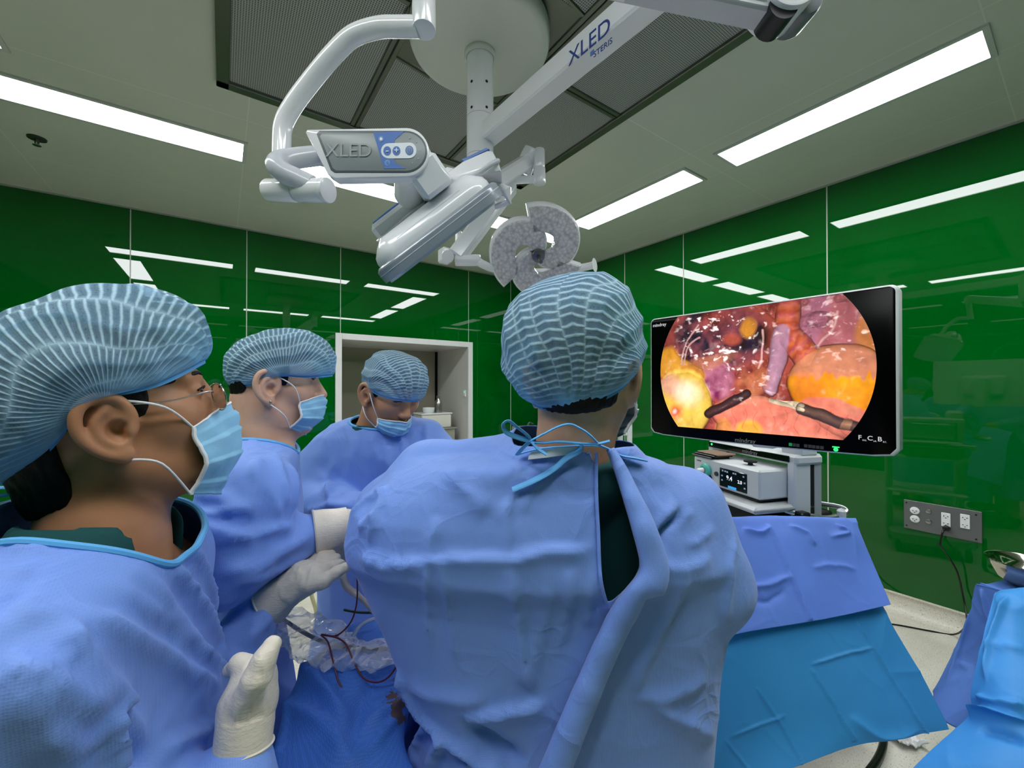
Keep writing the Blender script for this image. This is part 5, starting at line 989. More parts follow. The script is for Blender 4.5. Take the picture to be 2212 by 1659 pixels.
ribbon('neck_tie', AP([(70, 1064, .455), (40, 1066, .46), (-10, 1072, .47), (-60, 1080, .48)]), .005, M_BIND, P1); ribbon('neck_tie', AP([(75, 1048, .50), (30, 1052, .51), (-40, 1054, .53)]), .005, M_BIND, P1)
hd1 = lambda x, y, d: A(x, y, d)
glove(P1, [([hd1(533, 1600, .475), hd1(532, 1560, .478), hd1(540, 1515, .490), hd1(550, 1472, .502)], [.0255, .026, .029, .026]), ([hd1(534, 1510, .472), hd1(556, 1462, .466), hd1(573, 1424, .472), hd1(590, 1391, .482)], [.017, .0132, .0115, .0096]), ([hd1(552, 1462, .500), hd1(538, 1438, .500), hd1(518, 1430, .503), hd1(500, 1444, .510)], [.0125, .0100, .0090, .0080]), ([hd1(552, 1462, .512), hd1(534, 1440, .530), hd1(547, 1432, .545)], [.012, .011, .009]), ([hd1(566, 1468, .518), hd1(562, 1444, .538), hd1(570, 1440, .548)], [.012, .011, .009]), ([hd1(572, 1488, .514), hd1(577, 1466, .53), hd1(579, 1458, .54)], [.011, .010, .008])], .007, cuff=(hd1(536, 1540, .480), hd1(528, 1607, .472), .0290, .0300))
# ------------------------------------------------------------------ second person, profile, reaching across
SK2 = skin_mat('fair skin', 'DFB39B', 'D0A088'); fr2 = head_frame((-.576, .998, 1.547), 1.12, -.07); c2, y2_ = (-.59, .975), 1.12
R2 = [(1.432, -.01, 0, .066, .075), (1.40, -.005, 0, .078, .135), (1.35, -.004, 0, .078, .185), (1.24, .002, .005, .080, .195), (1.12, -.035, .04, .078, .17), (.98, -.05, .04, .085, .17), (.6, -.03, .04, .13, .20), (.34, -.03, .04, .15, .22)]
w2 = A(656, 1157, .895); w2b = A(556, 1330, .805)
a2 = [local(c2, y2_, 0, -.06, 1.38), local(c2, y2_, 0, -.165, 1.335), R_([-.545, .765, 1.225]), w2]; b2 = [local(c2, y2_, 0, .06, 1.38), local(c2, y2_, 0, .16, 1.33), A(500, 1425, .75), w2b]
def f2_(P):
    d = lofty(P, c2, y2_, R2, 2.2); d = smin(d, sd_chain(P, a2, [.055, .076, .078, .046], .03), .04); return smin(d, sd_chain(P, b2[2:], [.062, .042], .03), .03)
def f2(P): return smax(f2_(P), -(f1(P)-.012), .015)
low2 = [(1.38, 0, 0, .045, .06), (1.34, 0, 0, .05, .12), (1.2, .0, 0, .055, .15), (1.05, -.04, .04, .04, .10), (.85, -.05, .04, .045, .10), (.8, -.05, .04, .045, .09)]; ft2 = (local(c2, y2_, -.04, -.05, .075), local(c2, y2_, -.04, .13, .075))
cb2 = coarse_body(body_loft(c2, y2_, low2), [([a2[1], a2[2], lerp(a2[2], w2, .97)], [.045, .042, .03]), ([lerp(b2[2], w2b, .15), lerp(b2[2], w2b, .6), w2b], [.03, .028, .024])], (local(c2, y2_, -.05, -.03, .80), local(c2, y2_, -.05, .10, .80)), ft2, 2.2, lambda P: lofty(P, c2, y2_, low2))
P2 = person('person second from the left in profile with an earring, reaching one arm across the table', (c2[0], c2[1], 0), fr2, (-.592, .98, 1.39), SK2, 1.37, cb2, -.030, bk=.034)
shoes(P2, ft2); eyes(P2, fr2, .0055)
cap(P2, fr2, (.015, 0, .064), (.120, .104), (.104, .090), .082, .046, -.22, 2, ribs=40, fans=9, sag=(.0, 0, -.012), lift=.012)
mask(P2, fr2, -.010, -.114, (((.045, .085, .006), (.006, .088, .028), (-.012, .088, .028)), ((.03, .083, -.06), (.0, .088, -.036))), .92, xo=.004, yw=1.08)
b = MB(); b.ell(W(R_([.002, -.0905, -.031])@fr2[1]+fr2[0]), (.003, .003, .003)); mo('earring', b, M_STEEL, P2)
F2 = [([(400, 1080), (450, 1140), (555, 1165)], .012, .02, .012), ([(420, 1062), (500, 1080), (560, 1115)], .01, .014, .009), ([(380, 1110), (470, 1110), (530, 1092)], .01, .012, .010), ([(470, 1235), (570, 1210), (690, 1145)], .008, .02, .010), ([(460, 1180), (560, 1150), (640, 1130)], .012, .014, .009), ([(500, 1262), (600, 1225), (680, 1190)], .008, .02, .008), ([(560, 980), (556, 1040), (548, 1110)], .012, .016, .007), ([(600, 960), (615, 1040), (620, 1100)], .008, .012, .006), ([(540, 990), (580, 1060), (610, 1120)], .01, .012, .005), ([(530, 1400), (545, 1350), (580, 1310)], .01, .016, .010), ([(590, 1330), (560, 1360), (540, 1400)], .01, .012, .008), ([(640, 990), (645, 1060), (640, 1110)], .008, .01, .006)]
gown('gown', P2, f2, (-.92, .62, .35), (-.3, 1.3, 1.46), .0078, F2, ((-.59, .978, 1.42), (.12, .0, 1), -.02, .082), 23, amp=.006, csc=(7, 7, 4), bind=.0045)
glove(P2, [([A(684, 1150, .92), A(712, 1143, .925), A(742, 1136, .94), A(775, 1150, .96)], [.036, .035, .036, .034]), ([A(770, 1130, .95), A(800, 1150, .98), A(815, 1180, 1.0)], [.013, .011, .009]), ([A(775, 1150, .96), A(800, 1180, .985), A(806, 1205, 1.)], [.013, .011, .009]), ([A(770, 1165, .96), A(785, 1200, .98), A(785, 1220, .99)], [.012, .011, .009]), ([A(758, 1172, .96), A(766, 1205, .975), A(764, 1222, .985)], [.011, .01, .008]), ([A(740, 1160, .93), A(735, 1190, .945), A(742, 1208, .96)], [.016, .013, .011])], .012, cuff=(A(752, 1136, .945), A(682, 1152, .912), .043, .0505))
glove(P2, [([A(592, 1292, 0.820), A(625, 1270, 0.820), A(655, 1250, 0.830), A(680, 1243, 0.830)], [.030, .032, .034, .028]), ([A(670, 1262, 0.810), A(700, 1255, 0.815), A(728, 1235, 0.825), A(748, 1224, 0.830)], [.014, .012, .0105, .009]), ([A(685, 1240, 0.830), A(712, 1225, 0.850), A(735, 1215, 0.860)], [.013, .0115, .009]), ([A(682, 1232, 0.850), A(708, 1212, 0.870), A(728, 1205, 0.880)], [.013, .0115, .009]), ([A(676, 1226, 0.860), A(700, 1202, 0.880), A(716, 1196, 0.890)], [.012, .011, .009]), ([A(668, 1222, 0.865), A(690, 1198, 0.890), A(702, 1192, 0.900)], [.011, .010, .008])], .012, cuff=(A(626, 1268, 0.822), A(585, 1297, 0.818), .036, .045))
# ------------------------------------------------------------------ third person, bowing behind the table
SK3 = skin_mat('medium skin', 'C59272', 'B48163'); fr3 = head_frame((-.398, 1.352, 1.520), 2.26, -.52, .0)
g3 = [(893, 785, 872, 1.42, 1.33, 1.50), (902, 752, 905, 1.42, 1.30, 1.52), (915, 722, 926, 1.42, 1.29, 1.53), (940, 686, 945, 1.42, 1.275, 1.54), (975, 652, 972, 1.42, 1.265, 1.55), (1030, 648, 982, 1.42, 1.265, 1.55), (1110, 656, 980, 1.42, 1.27, 1.55), (1250, 690, 960, 1.42, 1.27, 1.55), (1310, 690, 960, 1.42, 1.27, 1.56)]
g3 = [(a, b_, c, 1.435, e+.05, f_+.02) for a, b_, c, d, e, f_ in g3]; T3 = [row(*q) for q in g3]; T3 += [(.6, T3[-1][1], 1.42, .24, .16), (.34, T3[-1][1], 1.42, .26, .18)]
a3 = [A(722, 972, 1.42), A(692, 1020, 1.40), A(684, 1085, 1.34), A(775, 1098, 1.22)]; b3 = [A(925, 940, 1.42), A(955, 1000, 1.4), A(970, 1085, 1.36), A(890, 1110, 1.24)]
def f3(P):
    d = sd_loft(P, T3, 2.2); d = smin(d, sd_chain(P, a3, [.055, .062, .065, .05], .03), .03); return smin(d, sd_chain(P, b3, [.06, .075, .07, .05], .03), .03)
low3 = [(1.40, -.47, 1.42, .06, .05), (1.36, -.465, 1.44, .16, .06), (1.2, -.46, 1.45, .16, .07), (1.0, -.46, 1.45, .13, .07), (.85, -.46, 1.45, .12, .08), (.8, -.46, 1.45, .11, .07)]; ft3 = ([-.55, 1.40, .075], [-.36, 1.40, .075])
cb3 = coarse_body(low3, [(a3[1:], [.045, .042, .03]), (b3[1:], [.045, .042, .03])], ([-.55, 1.42, .82], [-.37, 1.42, .82]), ft3)
P3 = person('person in front of the white hatch looking down with the mask below the nose', (-.46, 1.42, 0), fr3, (-.470, 1.42, 1.395), SK3, 1.37, cb3, -.06)
shoes(P3, ft3); eyes(P3, fr3, .0035)
cap(P3, fr3, (-.014, 0, .066), (.113, .104), (.106, .089), .078, .044, -.20, 3, ribs=40, fans=9, lift=.006)
mask(P3, fr3, -.030, -.114, (((.045, .085, -.01), (.01, .09, .022), (-.010, .09, .026)), ((.03, .085, -.06), (.0, .09, -.036))), .95, .0, 3, xo=.004)
b = MB(); b.tube(W(spline(R_([R_([.0, -.082, .07]), R_([-.03, -.09, .03]), R_([-.034, -.092, -.01]), R_([-.022, -.088, -.03])])@fr3[1]+fr3[0], 6)), .004, 8); mo('headset_loop', b, M_BLACK, P3)
F3 = [([(725, 985), (715, 1040), (712, 1075)], .01, .016, .010), ([(690, 1010), (715, 1070), (722, 1100)], .01, .012, .010), ([(830, 945), (840, 1010), (855, 1050)], .012, .016, .008), ([(860, 935), (880, 980), (905, 1010)], .008, .012, .007), ([(920, 905), (925, 960), (920, 985)], .006, .008, .008), ([(655, 1105), (710, 1092), (760, 1090)], .01, .012, .010), ([(770, 940), (760, 1000), (745, 1060)], .015, .02, .006), ([(800, 930), (815, 990), (812, 1040)], .01, .012, .006)]
gown('gown', P3, f3, (-.82, 1.1, .35), (-.08, 1.64, 1.46), .0095, F3, ((-.462, 1.40, 1.435), (0.06, -.40, 1), .006, .098), 29, amp=.006, csc=(6, 6, 3.5), bind=.0045)
V, Fq = surfnet(lambda P: smax(sd_loft(P, [(1.425, -.474, 1.40, .068, .066), (1.38, -.47, 1.41, .13, .08), (1.34, -.47, 1.41, .15, .085)], 2.2), -sd_cone(P, R_([-.474, 1.40, 1.30]), R_([-.46, 1.40, 1.5]), .058, .06), .01), (-.66, 1.28, 1.33), (-.3, 1.53, 1.44), .008); mesh_obj('scrub_top', W(V), Fq, M_SCRUB, P3)
glove(P3, [([a3[-1], A(790, 1100, 1.2), A(815, 1105, 1.18)], [.024, .030, .03]), ([A(815, 1098, 1.18), A(840, 1110, 1.16), A(850, 1125, 1.15)], [.013, .011, .009]), ([A(815, 1108, 1.18), A(838, 1122, 1.16), A(846, 1136, 1.15)], [.013, .011, .009]), ([A(812, 1116, 1.18), A(830, 1132, 1.165), A(838, 1145, 1.155)], [.012, .011, .009]), ([A(806, 1122, 1.185), A(820, 1138, 1.17), A(826, 1150, 1.16)], [.011, .010, .008]), ([A(795, 1118, 1.17), A(810, 1130, 1.15), A(822, 1140, 1.145)], [.015, .012, .010])], .012, cuff=(A(795, 1100, 1.195), A(765, 1097, 1.225), .034, .036))
# ================================================================== DRAPES, TABLES, SMALL THINGS
def drape_mat(name, c0, c1, dots=0., rough=.6, trans=0., stain=False, sc_=330.):
    t = NT(name); v = t.nd('ShaderNodeTexVoronoi', i_Vector=t.obj(), i_Scale=sc_, i_Randomness=.2); c = t.mix(t.ramp(t.noise(5, 4), [(.3, 0.), (.7, 1.)]), c0, c1)
    if dots: c = t.mix(t.math('MULTIPLY', t.ramp(v.outputs['Distance'], [(.15, 0.), (.5, 1.)]), dots), c, tuple(x*.45 for x in c0))
    if stain:
        p = t.nd('ShaderNodeSeparateXYZ', i_Vector=t.pos()); s0 = AW(893, 1490, .79); q = t.nd('ShaderNodeVectorMath', operation='DISTANCE'); t.set(q.inputs[0], t.pos()); q.inputs[1].default_value = tuple(s0)
        f = t.math('ADD', t.math('MULTIPLY', q.outputs['Value'], 8.), t.math('MULTIPLY', t.noise(38, 4, .65), 1.35)); c = t.mix(t.ramp(f, [(.98, 1.), (1.03, 0.)]), c, lin('5A4A4E'))
    m = t.nd('ShaderNodeMapping', i_Vector=t.obj(), i_Scale=(12., 12., 6.)); b0 = t.bump(v.outputs['Distance'], .2, .0012); t.p(Base_Color=c, Roughness=rough, Specular_IOR_Level=.3, Normal=t.bump(t.noise(1., 4, .55, m.outputs[0], .5), .2, .006, b0))
    if trans:
        tr = t.nd('ShaderNodeBsdfTranslucent'); t.set(tr.inputs[0], c); tp = t.nd('ShaderNodeBsdfTransparent'); tp.inputs[0].default_value = (.55, .8, .95, 1); m1 = t.nd('ShaderNodeMixShader'); m1.inputs[0].default_value = trans; t.set(m1.inputs[1], t.b.outputs[0]); t.set(m1.inputs[2], tr.outputs[0])
        m2 = t.nd('ShaderNodeMixShader'); m2.inputs[0].default_value = .10; t.set(m2.inputs[1], m1.outputs[0]); t.set(m2.inputs[2], tp.outputs[0]); t.set(t.out.inputs[0], m2.outputs[0])
    return t.m
M_DR = drape_mat('deep blue absorbent drape', (.06, .20, .72), (.08, .24, .80), .5, stain=True); M_DRU = drape_mat('blue drape sheet', (.12, .235, .76), (.14, .265, .82)); M_DRL = drape_mat('thin light blue sheet', (.06, .37, .77), (.075, .41, .83), 0, .5, .25)
M_DRT = drape_mat('blue table cover', (.09, .20, .60), (.11, .235, .66)); M_DRC = drape_mat('bright light blue cover', (.07, .36, .86), (.085, .40, .92), 0, .5, .1)
# operating table, mostly hidden
ot = thing('operating_table', 'operating table hidden under the blue drapes in front of the back turned person', 'operating table', W([.10, 1.25, 0]))
AXW = np.stack([W([1, 0, 0]), W([0, 1, 0]), [0, 0, 1]])
for nm, c_, s_, m_, bv in (('mattress', [.10, 1.30, .70], (.36, .42, .07), M_BLACK, .02), ('table_frame', [.10, 1.30, .64], (.32, .40, .05), M_STEEL, .01), ('column', [.12, 1.32, .34], (.16, .18, .56), M_STEEL, .015), ('table_base', [.12, 1.32, .06], (.30, .40, .10), plain('grey table base', '8F9296', .4), .03)): mo(nm, MB().box(W(c_), s_, AXW, bv), m_, ot, True, 40)
b = MB(); b.tube(W(spline(R_([[.2, 1.3, .66], [.45, 1.3, .74], [.66, 1.34, .98]]), 6)), .016, 10); b.box(W([.80, 1.36, 1.03]), (.26, .07, .05), AXW, .02); mo('leg_support', b, M_STEEL, ot, True, 40)
# absorbent drape over the patient
def fd(P):
    d = sd_chain(P, [R_([-.275, .69, .805]), R_([-.31, .90, .825]), R_([-.12, 1.14, .80]), R_([.12, 1.25, .80])], [.14, .165, .14, .14], .04); d = smin(d, sd_box(P, [-.275, .80, .62], [.125, .20, .30], None, .03), .06); d = smin(d, sd_chain(P, [R_([.05, 1.25, .82]), R_([.30, 1.25, .84])], [.14, .12], .03), .05)
    d = smin(d, sd_box(P, [.12, 1.31, .56], [.23, .26, .33], None, .03), .05)
    for f in (f1, f2, f3, f4): d = smax(d, -(f(P)-.012), .02)
    return d
V, Fq = surfnet(fd, (-.54, .48, .26), (.52, 1.64, 1.04), .0075); N = nrm(grad(fd, V, .003)); D = crumple(V, (6, 4, 4), .007, 77)+folds(V, N, [([(600, 1500), (700, 1560), (760, 1640)], .012, .02, .010), ([(640, 1420), (700, 1470), (760, 1580)], .01, .018, .012), ([(780, 1570), (850, 1520), (900, 1490)], .012, .02, .010), ([(820, 1430), (780, 1520), (765, 1600)], .012, .014, -.008), ([(700, 1360), (760, 1330), (840, 1310)], .01, .016, .010), ([(640, 1500), (620, 1580), (600, 1650)], .01, .014, .008), ([(870, 1540), (800, 1610), (740, 1655)], .006, .008, .008)])
V = relax(V+N*D[:, None], Fq, 1); V, Fq, _ = cull(V, Fq, V[:, 2] > .30); o = mesh_obj('patient_drape', W(V), Fq, M_DR, None, True, W([-.2, .85, .3])); tag(o, 'deep blue stained drape over the patient between the left people and the back turned person', 'surgical drape')
def sheet(name, rows, nu, nv,  mat, feats, label, cat, amp=.004, seed=5, csc=(5, 5, 4), group=None, lim=None):
    nu *= 4; nv *= 2; R0 = [spline(AP(r), nu//(len(r)-1)) for r in rows]; n = min(len(r) for r in R0); C2 = np.stack([r[:n] for r in R0]); G = np.stack([spline(C2[:, j], nv) for j in range(n)], 1); s = G.shape
    V = G.reshape(-1, 3); idx = np.arange(len(V)).reshape(s[:2]); Fq = np.stack([idx[:-1, :-1], idx[1:, :-1], idx[1:, 1:], idx[:-1, 1:]], -1).reshape(-1, 4); N = vnormals(V, Fq); vis = ((N*(V-[0, 0, CZ])).sum(1)); N = N*np.where(np.median(vis) > 0, -1, 1)
    V = V+N*(crumple(V, csc, amp, seed)+folds(V, N, feats))[:, None]; V = relax(V, Fq, 1, .3)
    o = mesh_obj(name, W(V), Fq, mat, None, True, W(V.mean(0)*[1, 1, 0]+[0, 0, V[:, 2].min()])); m = o.modifiers.new('cloth', 'SOLIDIFY'); m.thickness = .002; m.offset = -1; return tag(o, label, cat, group)
sheet('surgical_drape', [[(1515, 1420, 1.42), (1600, 1400, 1.44), (1760, 1390, 1.46), (1850, 1380, 1.48)], [(1535, 1220, 1.37), (1600, 1200, 1.385), (1745, 1195, 1.40), (1848, 1190, 1.42)], [(1548, 1128, 1.30), (1590, 1119, 1.31), (1730, 1117, 1.33), (1846, 1121, 1.35)], [(1545, 1150, 1.245), (1590, 1146, 1.255), (1745, 1146, 1.275), (1856, 1148, 1.30)], [(1548, 1250, 1.175), (1600, 1245, 1.19), (1775, 1232, 1.215), (1886, 1222, 1.245)], [(1555, 1376, 1.11), (1620, 1362, 1.12), (1780, 1336, 1.15), (1921, 1305, 1.18)]], 40, 16, M_DRU,
      [([(1655, 1130), (1690, 1200), (1730, 1290), (1752, 1340)], .004, .008, .007, .05), ([(1600, 1140), (1640, 1150), (1660, 1135)], .006, .012, .009), ([(1700, 1135), (1740, 1150), (1760, 1180)], .008, .012, .006), ([(1800, 1130), (1830, 1150), (1790, 1160)], .008, .010, .006), ([(1590, 1250), (1640, 1265), (1715, 1240)], .008, .012, .008), ([(1590, 1280), (1650, 1300), (1700, 1270)], .01, .012, -.006), ([(1750, 1225), (1800, 1220), (1850, 1230)], .01, .012, .004)], 'blue drape sheet hanging over the leg support, the upper and darker of the two', 'surgical drape', .005, 31)
sheet('surgical_drape', [[(1540, 1330, 1.15), (1640, 1320, 1.165), (1780, 1300, 1.185), (1893, 1285, 1.215)], [(1540, 1400, 1.12), (1650, 1390, 1.13), (1800, 1370, 1.155), (1925, 1350, 1.18)], [(1535, 1500, 1.07), (1665, 1490, 1.085), (1840, 1460, 1.11), (1984, 1450, 1.13)], [(1530, 1600, 1.03), (1680, 1590, 1.045), (1870, 1545, 1.07), (2034, 1545, 1.09)], [(1530, 1700, 1.0), (1690, 1660, 1.01), (1850, 1606, 1.045), (2046, 1572, 1.08)]], 40, 18, M_DRL,
      [([(1848, 1335), (1910, 1440), (1985, 1560), (2000, 1585)], .003, .005, .0045, .05), ([(1750, 1440), (1800, 1520), (1845, 1600)], .003, .005, .004, .05), ([(1630, 1480), (1690, 1570), (1735, 1655)], .003, .005, .004, .05), ([(1560, 1590), (1600, 1640), (1620, 1659)], .003, .005, .003), ([(1745, 1436), (1820, 1410), (1890, 1395)], .003, .005, .004), ([(1570, 1590), (1640, 1560), (1700, 1540)], .003, .005, .003), ([(1830, 1540), (1900, 1590), (1990, 1570)], .02, .02, .006)], 'thin light blue sheet hanging below the darker drape over the pale floor', 'surgical drape', .003, 33, (4, 4, 3))
# instrument tables at the right
it = thing('instrument_table', 'steel table under the dark blue cover at the right edge', 'table', AW(2270, 1300, 1.55)*[1, 1, 0])
tC, e1, e2 = R_([1.62, 1.43, 0]), R_([.956, .29, 0]), R_([.29, -.956, 0]); ez = .842; tq = lambda a, b_, z: tC+e1*a+e2*b_+R_([0, 0, z]); AXT = np.stack([W(e1), W(e2), [0, 0, 1]])
b = MB(); b.box(W(tq(.33, .24, ez)), (.60, .42, .02), AXT, .006); mo('table_top', b, M_STEEL, it, True, 40)
for sx in (.06, .6):
    for sy in (.06, .42): b = MB(); b.cyl(W(tq(sx, sy, .0)), W(tq(sx, sy, ez-.01)), .013, seg=14); mo('leg', b, M_STEEL, it)
def px_(q): u = PX(q); return (u[0], u[1], q[1])
z_ = .862
sheet('table_cover', [[px_(tq(a, b_, z_)) for a, b_ in ((.65, -.0), (.65, .12), (.65, .3), (.65, .5))], [px_(tq(a, b_, z_)) for a, b_ in ((.3, -.0), (.3, .12), (.3, .3), (.3, .5))], [px_(tq(.03, b_, z_+.002)) for b_ in (.005, .12, .3, .5)], [px_(tq(.0, b_, z_-.004)) for b_ in (-.01, .12, .3, .5)], [(2092, 1320, 1.45), px_(tq(-.02, .12, .72)), px_(tq(-.02, .3, .72)), px_(tq(-.02, .5, .72))], [(2058, 1400, 1.47), px_(tq(-.03, .12, .62)), px_(tq(-.02, .3, .62)), px_(tq(-.02, .5, .62))], [(2011, 1488, 1.47), (2046, 1562, 1.36), px_(tq(-.04, .3, .46)), px_(tq(-.03, .5, .46))]], 36, 10, M_DRT,
      [([(2116, 1266), (2135, 1330), (2150, 1370)], .006, .01, .012), ([(2095, 1310), (2070, 1400), (2040, 1480)], .008, .012, .008), ([(2060, 1430), (2090, 1440), (2085, 1480)], .006, .008, .006)], 'dark blue cover draped over the table under the steel bowl', 'table cover', .005, 35)
b = MB(); bo_ = W(tq(.125, .06, 0)); bo_[2] = .873; b.lathe(bo_, (0, 0, 1), [(.001, .0), (.045, 0), (.07, .02), (.085, .055), (.093, .075), (.099, .077), (.098, .080), (.091, .078), (.082, .054), (.066, .022), (.001, .005)], 48); o = mo('steel_bowl', b, plain('polished steel', 'BDB6A8', .12, 1.), None, True, 60, bo_); tag(o, 'round polished steel bowl on the dark blue covered table', 'bowl')
st = thing('supply_stand', 'low stand under the bright light blue cover at the lower right corner', 'table', W([1.66, .92, 0])); b = MB(); b.box(W([1.66, .92, .80]), (.34, .16, .02), AXW, .006); mo('stand_top', b, M_STEEL, st); b = MB(); b.cyl(W([1.66, .92, .02]), W([1.66, .92, .79]), .02); b.box(W([1.66, .92, .02]), (.3, .2, .03), AXW, .01); mo('stand_post', b, M_STEEL, st, True, 40)
sheet('table_cover', [[(2150, 1283, 1.33), (2240, 1278, 1.34), (2360, 1276, 1.34), (2480, 1276, 1.34)], [(2150, 1290, 1.25), (2175, 1273, 1.25), (2330, 1266, 1.25), (2480, 1262, 1.25)], [(2148, 1282, 1.19), (2185, 1278, 1.16), (2340, 1272, 1.14), (2480, 1272, 1.14)], [(2128, 1345, 1.13), (2190, 1360, 1.08), (2340, 1380, 1.06), (2480, 1380, 1.06)], [(2096, 1478, 1.06), (2180, 1500, .98), (2340, 1520, .95), (2480, 1520, .95)], [(2084, 1548, 1.03), (2180, 1570, .95), (2340, 1590, .92), (2480, 1590, .92)], [(1962, 1662, .97), (2150, 1680, .89), (2340, 1700, .86), (2480, 1700, .86)], [(1930, 1760, .96), (2150, 1800, .86), (2340, 1800, .83), (2480, 1800, .83)]], 36, 12, M_DRC,
      [([(2090, 1545), (2130, 1530), (2212, 1555)], .008, .012, .014), ([(2105, 1500), (2150, 1515), (2212, 1520)], .008, .012, .010), ([(2175, 1285), (2150, 1360), (2125, 1480)], .006, .012, .010), ([(2120, 1400), (2170, 1395), (2212, 1400)], .008, .01, .004), ([(2110, 1570), (2160, 1580), (2212, 1600)], .01, .02, -.010)], 'bright light blue cover filling the lower right corner', 'table cover', .005, 37)
# small things on the floor
def crumpled(name, c, rad, mat, label, cat, seed):
    V = []; nu = 24; b = MB(); Vg = []
    for i in range(nu):
        for j in range(nu): u, v = i/(nu-1)*2-1, j/(nu-1)*2-1; Vg.append([u*rad[0], v*rad[1], 0])
    P = R_(Vg); n1 = noise(P*[40, 40, 1]+seed, seed); P[:, 2] = rad[2]*(.1+np.abs(n1)+.7*np.abs(noise(P*90+seed, seed+1))); P[:, :2] *= (1+.35*noise(P*[30, 30, 1], seed+2))[:, None]
    b.grid((P@AXW+c).reshape(nu, nu, 3)); o = mo(name, b, mat, None, True, 20, c); m = o.modifiers.new('paper', 'SOLIDIFY'); m.thickness = .001; return tag(o, label, cat)
fp = floor_at(1955, 1603); fp[2] = .002; crumpled('paper_scrap', fp, (.055, .035, .03), plain('white tissue', 'E8E8EA', .7), 'crumpled white paper scrap lying on the floor under the light blue sheet', 'paper', 3)
hp_ = [floor_at(1905, 1585), floor_at(1903, 1618), floor_at(1890, 1650), floor_at(1860, 1690), floor_at(1800, 1760)]
for q in hp_: q[2] = .022
b = MB(); b.tube(spline(R_([hp_[0]+[0, 0, .25], hp_[0]+[0, 0, .1]]+hp_), 6), .014, 12); o = mo('floor_hose', b, M_BLACK, None, True, None, hp_[2]*[1, 1, 0]); tag(o, 'thick black hose curving over the floor below the thin sheet', 'hose')
# things far behind
cb = thing('wall_cabinet', 'low grey cabinet against the green wall left of the central neck', 'cabinet', (3.52, U-.18, 0)); b = MB(); b.box((3.53, U-.17, .5), (.28, .3, .96), bev=.006); mo('cabinet_body', b, plain('grey cabinet paint', 'A6A9A6', .45), cb, True, 40); b = MB(); b.box((3.53, U-.325, .52), (.24, .012, .85), bev=.003); mo('cabinet_door', b, plain('grey cabinet door', '9A9D9A', .4), cb, True, 40); b = MB(); b.tube(spline(R_([[3.50, U-.30, .985], [3.47, U-.30, 1.02], [3.50, U-.30, 1.05], [3.56, U-.30, 1.03]]), 5), .01, 8); mo('cabinet_handle', b, M_STEEL, cb)
tr_ = thing('supply_rack', 'white metal rack behind the central head next to the monitor', 'rack', AW(1345, 1000, 3.6)*[1, 1, 0])
b = MB()
for dx in (-.02, .0): pass
for sx, sd0 in ((-.24, 0), (.03, 0), (-.24, .3), (.03, .3)): b = MB(); q = A(1352, 950, 3.55); b.box(W([q[0]+sx, q[1]+sd0, .66]), (.04, .04, 1.32), AXW, .004); mo('upright', b, M_WHITE, tr_, True, 40)
for z in (.3, .8, 1.14, 1.24): b = MB(); q = A(1352, 950, 3.55); b.box(W([q[0]-.105, q[1]+.15, z]), (.27, .32, .02), AXW, .003); mo('shelf', b, M_WHITE, tr_, True, 40)
q = A(1345, 985, 2.6); b = MB(); b.box(W([q[0]-.02, 2.6, 1.11]), (.16, .16, .06), AXW, .006); b2 = b; o = mo('blue_box', b, plain('blue cardboard', '5C8FC4', .5), None, True, 40, W([q[0]-.02, 2.6, 1.08])); tag(o, 'small blue box on the white side table behind the right shoulder', 'box')
sd_t = thing('side_table', 'white side table carrying the small blue box behind the right shoulder', 'table', W([q[0]-.02, 2.6, 0])); b = MB(); b.box(W([q[0]-.02, 2.62, 1.065]), (.2, .24, .024), AXW, .004); mo('table_top', b, M_WHITE, sd_t, True, 40); b = MB(); b.cyl(W([q[0]-.02, 2.62, .03]), W([q[0]-.02, 2.62, 1.06]), .02); b.box(W([q[0]-.02, 2.62, .02]), (.22, .26, .03), AXW, .006); mo('table_leg', b, M_WHITE, sd_t, True, 40)
# over the drape: sleeve, cable, wires, tubing
def film_mat():
    t = NT('clear crinkled film'); t.p(Base_Color=(.9, .93, 1.), Roughness=.08, Specular_IOR_Level=.8); tp = t.nd('ShaderNodeBsdfTransparent'); fr = t.nd('ShaderNodeLayerWeight', i_Blend=.35); mx = t.nd('ShaderNodeMixShader'); t.set(mx.inputs[0], t.math('MINIMUM', t.math('ADD', t.math('MULTIPLY', fr.outputs['Facing'], .7), .16), 1.)); t.set(mx.inputs[1], tp.outputs[0]); t.set(mx.inputs[2], t.b.outputs[0]); t.set(t.out.inputs[0], mx.outputs[0]); return t.m
sl = spline(AP([(585, 1335, .97), (640, 1365, .94), (700, 1400, .90), (760, 1420, .86), (830, 1425, .84), (890, 1410, .86)]), 14); wd_ = np.interp(np.linspace(0, 1, len(sl)), [0, .2, .5, .8, 1], [.035, .055, .05, .036, .02]); tg = nrm(np.gradient(sl, axis=0)); u_ = np.tile([0, 0, 1.], (len(sl), 1)); s_ = nrm(np.cross(u_, tg)); G = []
for k in range(40):
    a = 2*math.pi*k/40; G.append(sl+s_*(math.cos(a)*wd_)[:, None]+u_*(math.sin(a)*wd_*.34)[:, None]+[0, 0, .012])
G = np.stack(G, 1); G = G+.012*np.stack([noise(G*38, 3), noise(G*38, 4), noise(G*38, 5)], -1)*np.sin(np.linspace(0, math.pi, len(sl))+.2)[:, None, None].clip(.2, 1)+.006*np.stack([noise(G*85, 6), noise(G*85, 7), noise(G*85, 8)], -1); b = MB(); b.grid(W(G), True); o = mo('plastic_sleeve', b, film_mat(), None, True, 20, AW(730, 1410, .88)); tag(o, 'clear crinkled plastic sleeve lying across the blue drape', 'plastic sleeve')
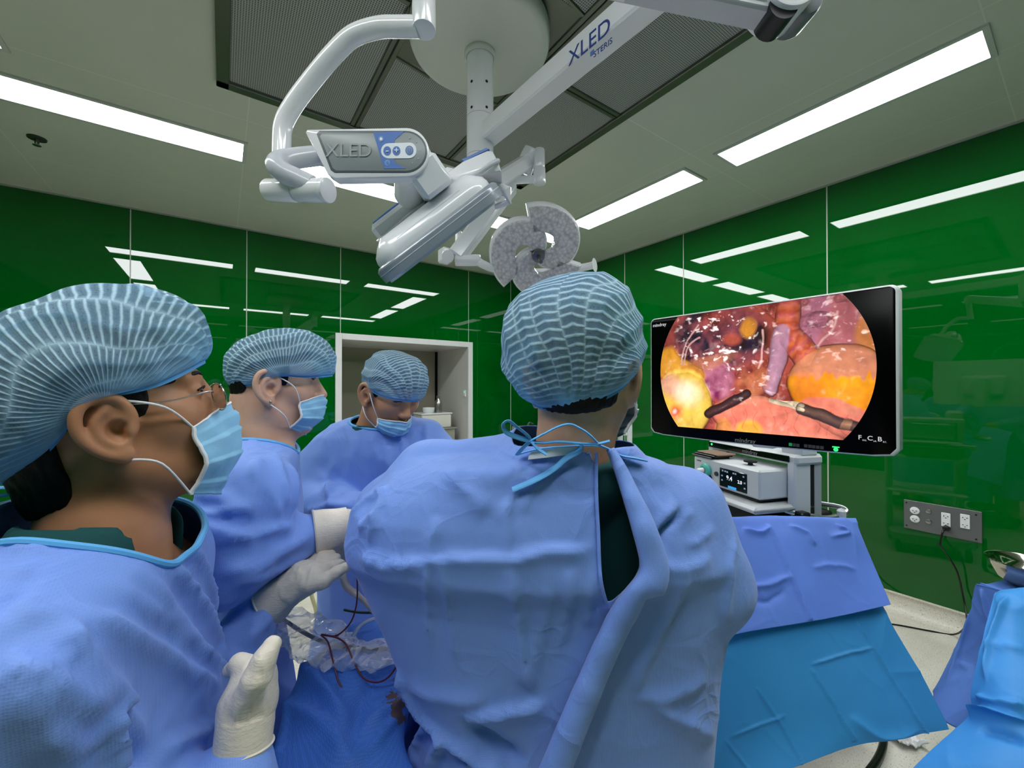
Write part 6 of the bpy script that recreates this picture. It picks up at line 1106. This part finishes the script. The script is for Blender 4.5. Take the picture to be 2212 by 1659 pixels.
def line(name, pts, r, mat, label, cat, group=None): b = MB(); P = W(spline(AP(pts), 8)); b.tube(P, r, 8); o = mo(name, b, mat, None, True, None, P[len(P)//2]); return tag(o, label, cat, group)
line('camera_cable', [(612, 1335, .965), (650, 1360, .945), (700, 1384, .905), (760, 1396, .865), (820, 1400, .845), (890, 1395, .86)], .0042, plain('dark green cable', '1E2A26', .4), 'dark cable running inside the clear plastic sleeve', 'cable')
M_RED = plain('dark red wire', '5A1A2A', .4)
line('red_wire', [(771, 1225, .90), (773, 1270, .885), (770, 1310, .875), (757, 1345, .865), (728, 1371, .86), (696, 1369, .865), (710, 1385, .85), (722, 1430, .82), (733, 1470, .80), (747, 1490, .79)], .0017, M_RED, 'dark red wire dropping from the hands and ending in a point on the drape', 'wire', 'red wires')
line('red_wire', [(696, 1369, .865), (730, 1376, .855), (750, 1392, .84), (765, 1425, .82), (785, 1460, .80), (815, 1471, .79), (845, 1455, .79), (875, 1405, .80)], .0017, M_RED, 'dark red wire looping to the right under the gown of the back turned person', 'wire', 'red wires')
line('clear_tube', [(850, 1330, .93), (810, 1335, .92), (780, 1350, .90), (762, 1375, .885), (752, 1395, .88)], .0042, plain('translucent tube', 'B9C6E0', .2), 'translucent tube bending over the far end of the plastic sleeve', 'tube')
line('green_tube', [(745, 1316, .98), (775, 1321, .955), (810, 1322, .94)], .003, plain('green tube', '2F4F3C', .4), 'short dark green tube on the drape beside the translucent tube', 'tube')
ch = thing('endoscope_camera', 'endoscope camera head wrapped in film held under the white cuff', 'camera', AW(730, 1205, .99)); b = MB(); b.cyl(AW(708, 1222, 1.0), AW(745, 1192, .985), .021, .024, bev=.004); mo('camera_body', b, plain('dark camera body', '35323A', .3), ch); b = MB(); b.cyl(AW(700, 1230, 1.0), AW(709, 1221, 1.0), .017, bev=.003); b.box(AW(728, 1200, .965), (.016, .012, .02), AXW, .003); mo('camera_button', b, M_WHITE, ch, True, 40)
b = MB(); b.tube(W(spline(AP([(742, 1222, .96), (742, 1245, .945), (752, 1268, .93), (775, 1285, .92), (800, 1310, .91), (830, 1345, .90)]), 6)), [.008]*18+[.006]*8+[.005]*5, 10); o = mo('trocar_sleeve', b, plain('cream plastic', 'C9C2BE', .35), None, True, None, AW(770, 1280, .92)); tag(o, 'cream curved plastic handle beside the left edge of the central gown', 'instrument')
line('pale_hose', [(668, 1262, 2.6), (676, 1290, 2.6), (684, 1318, 2.6), (684, 1350, 2.6), (680, 1363, 2.6)], .012, plain('pale yellow hose', 'B5B08A', .4), 'pale yellowish hose seen through the gap between gowns', 'hose')
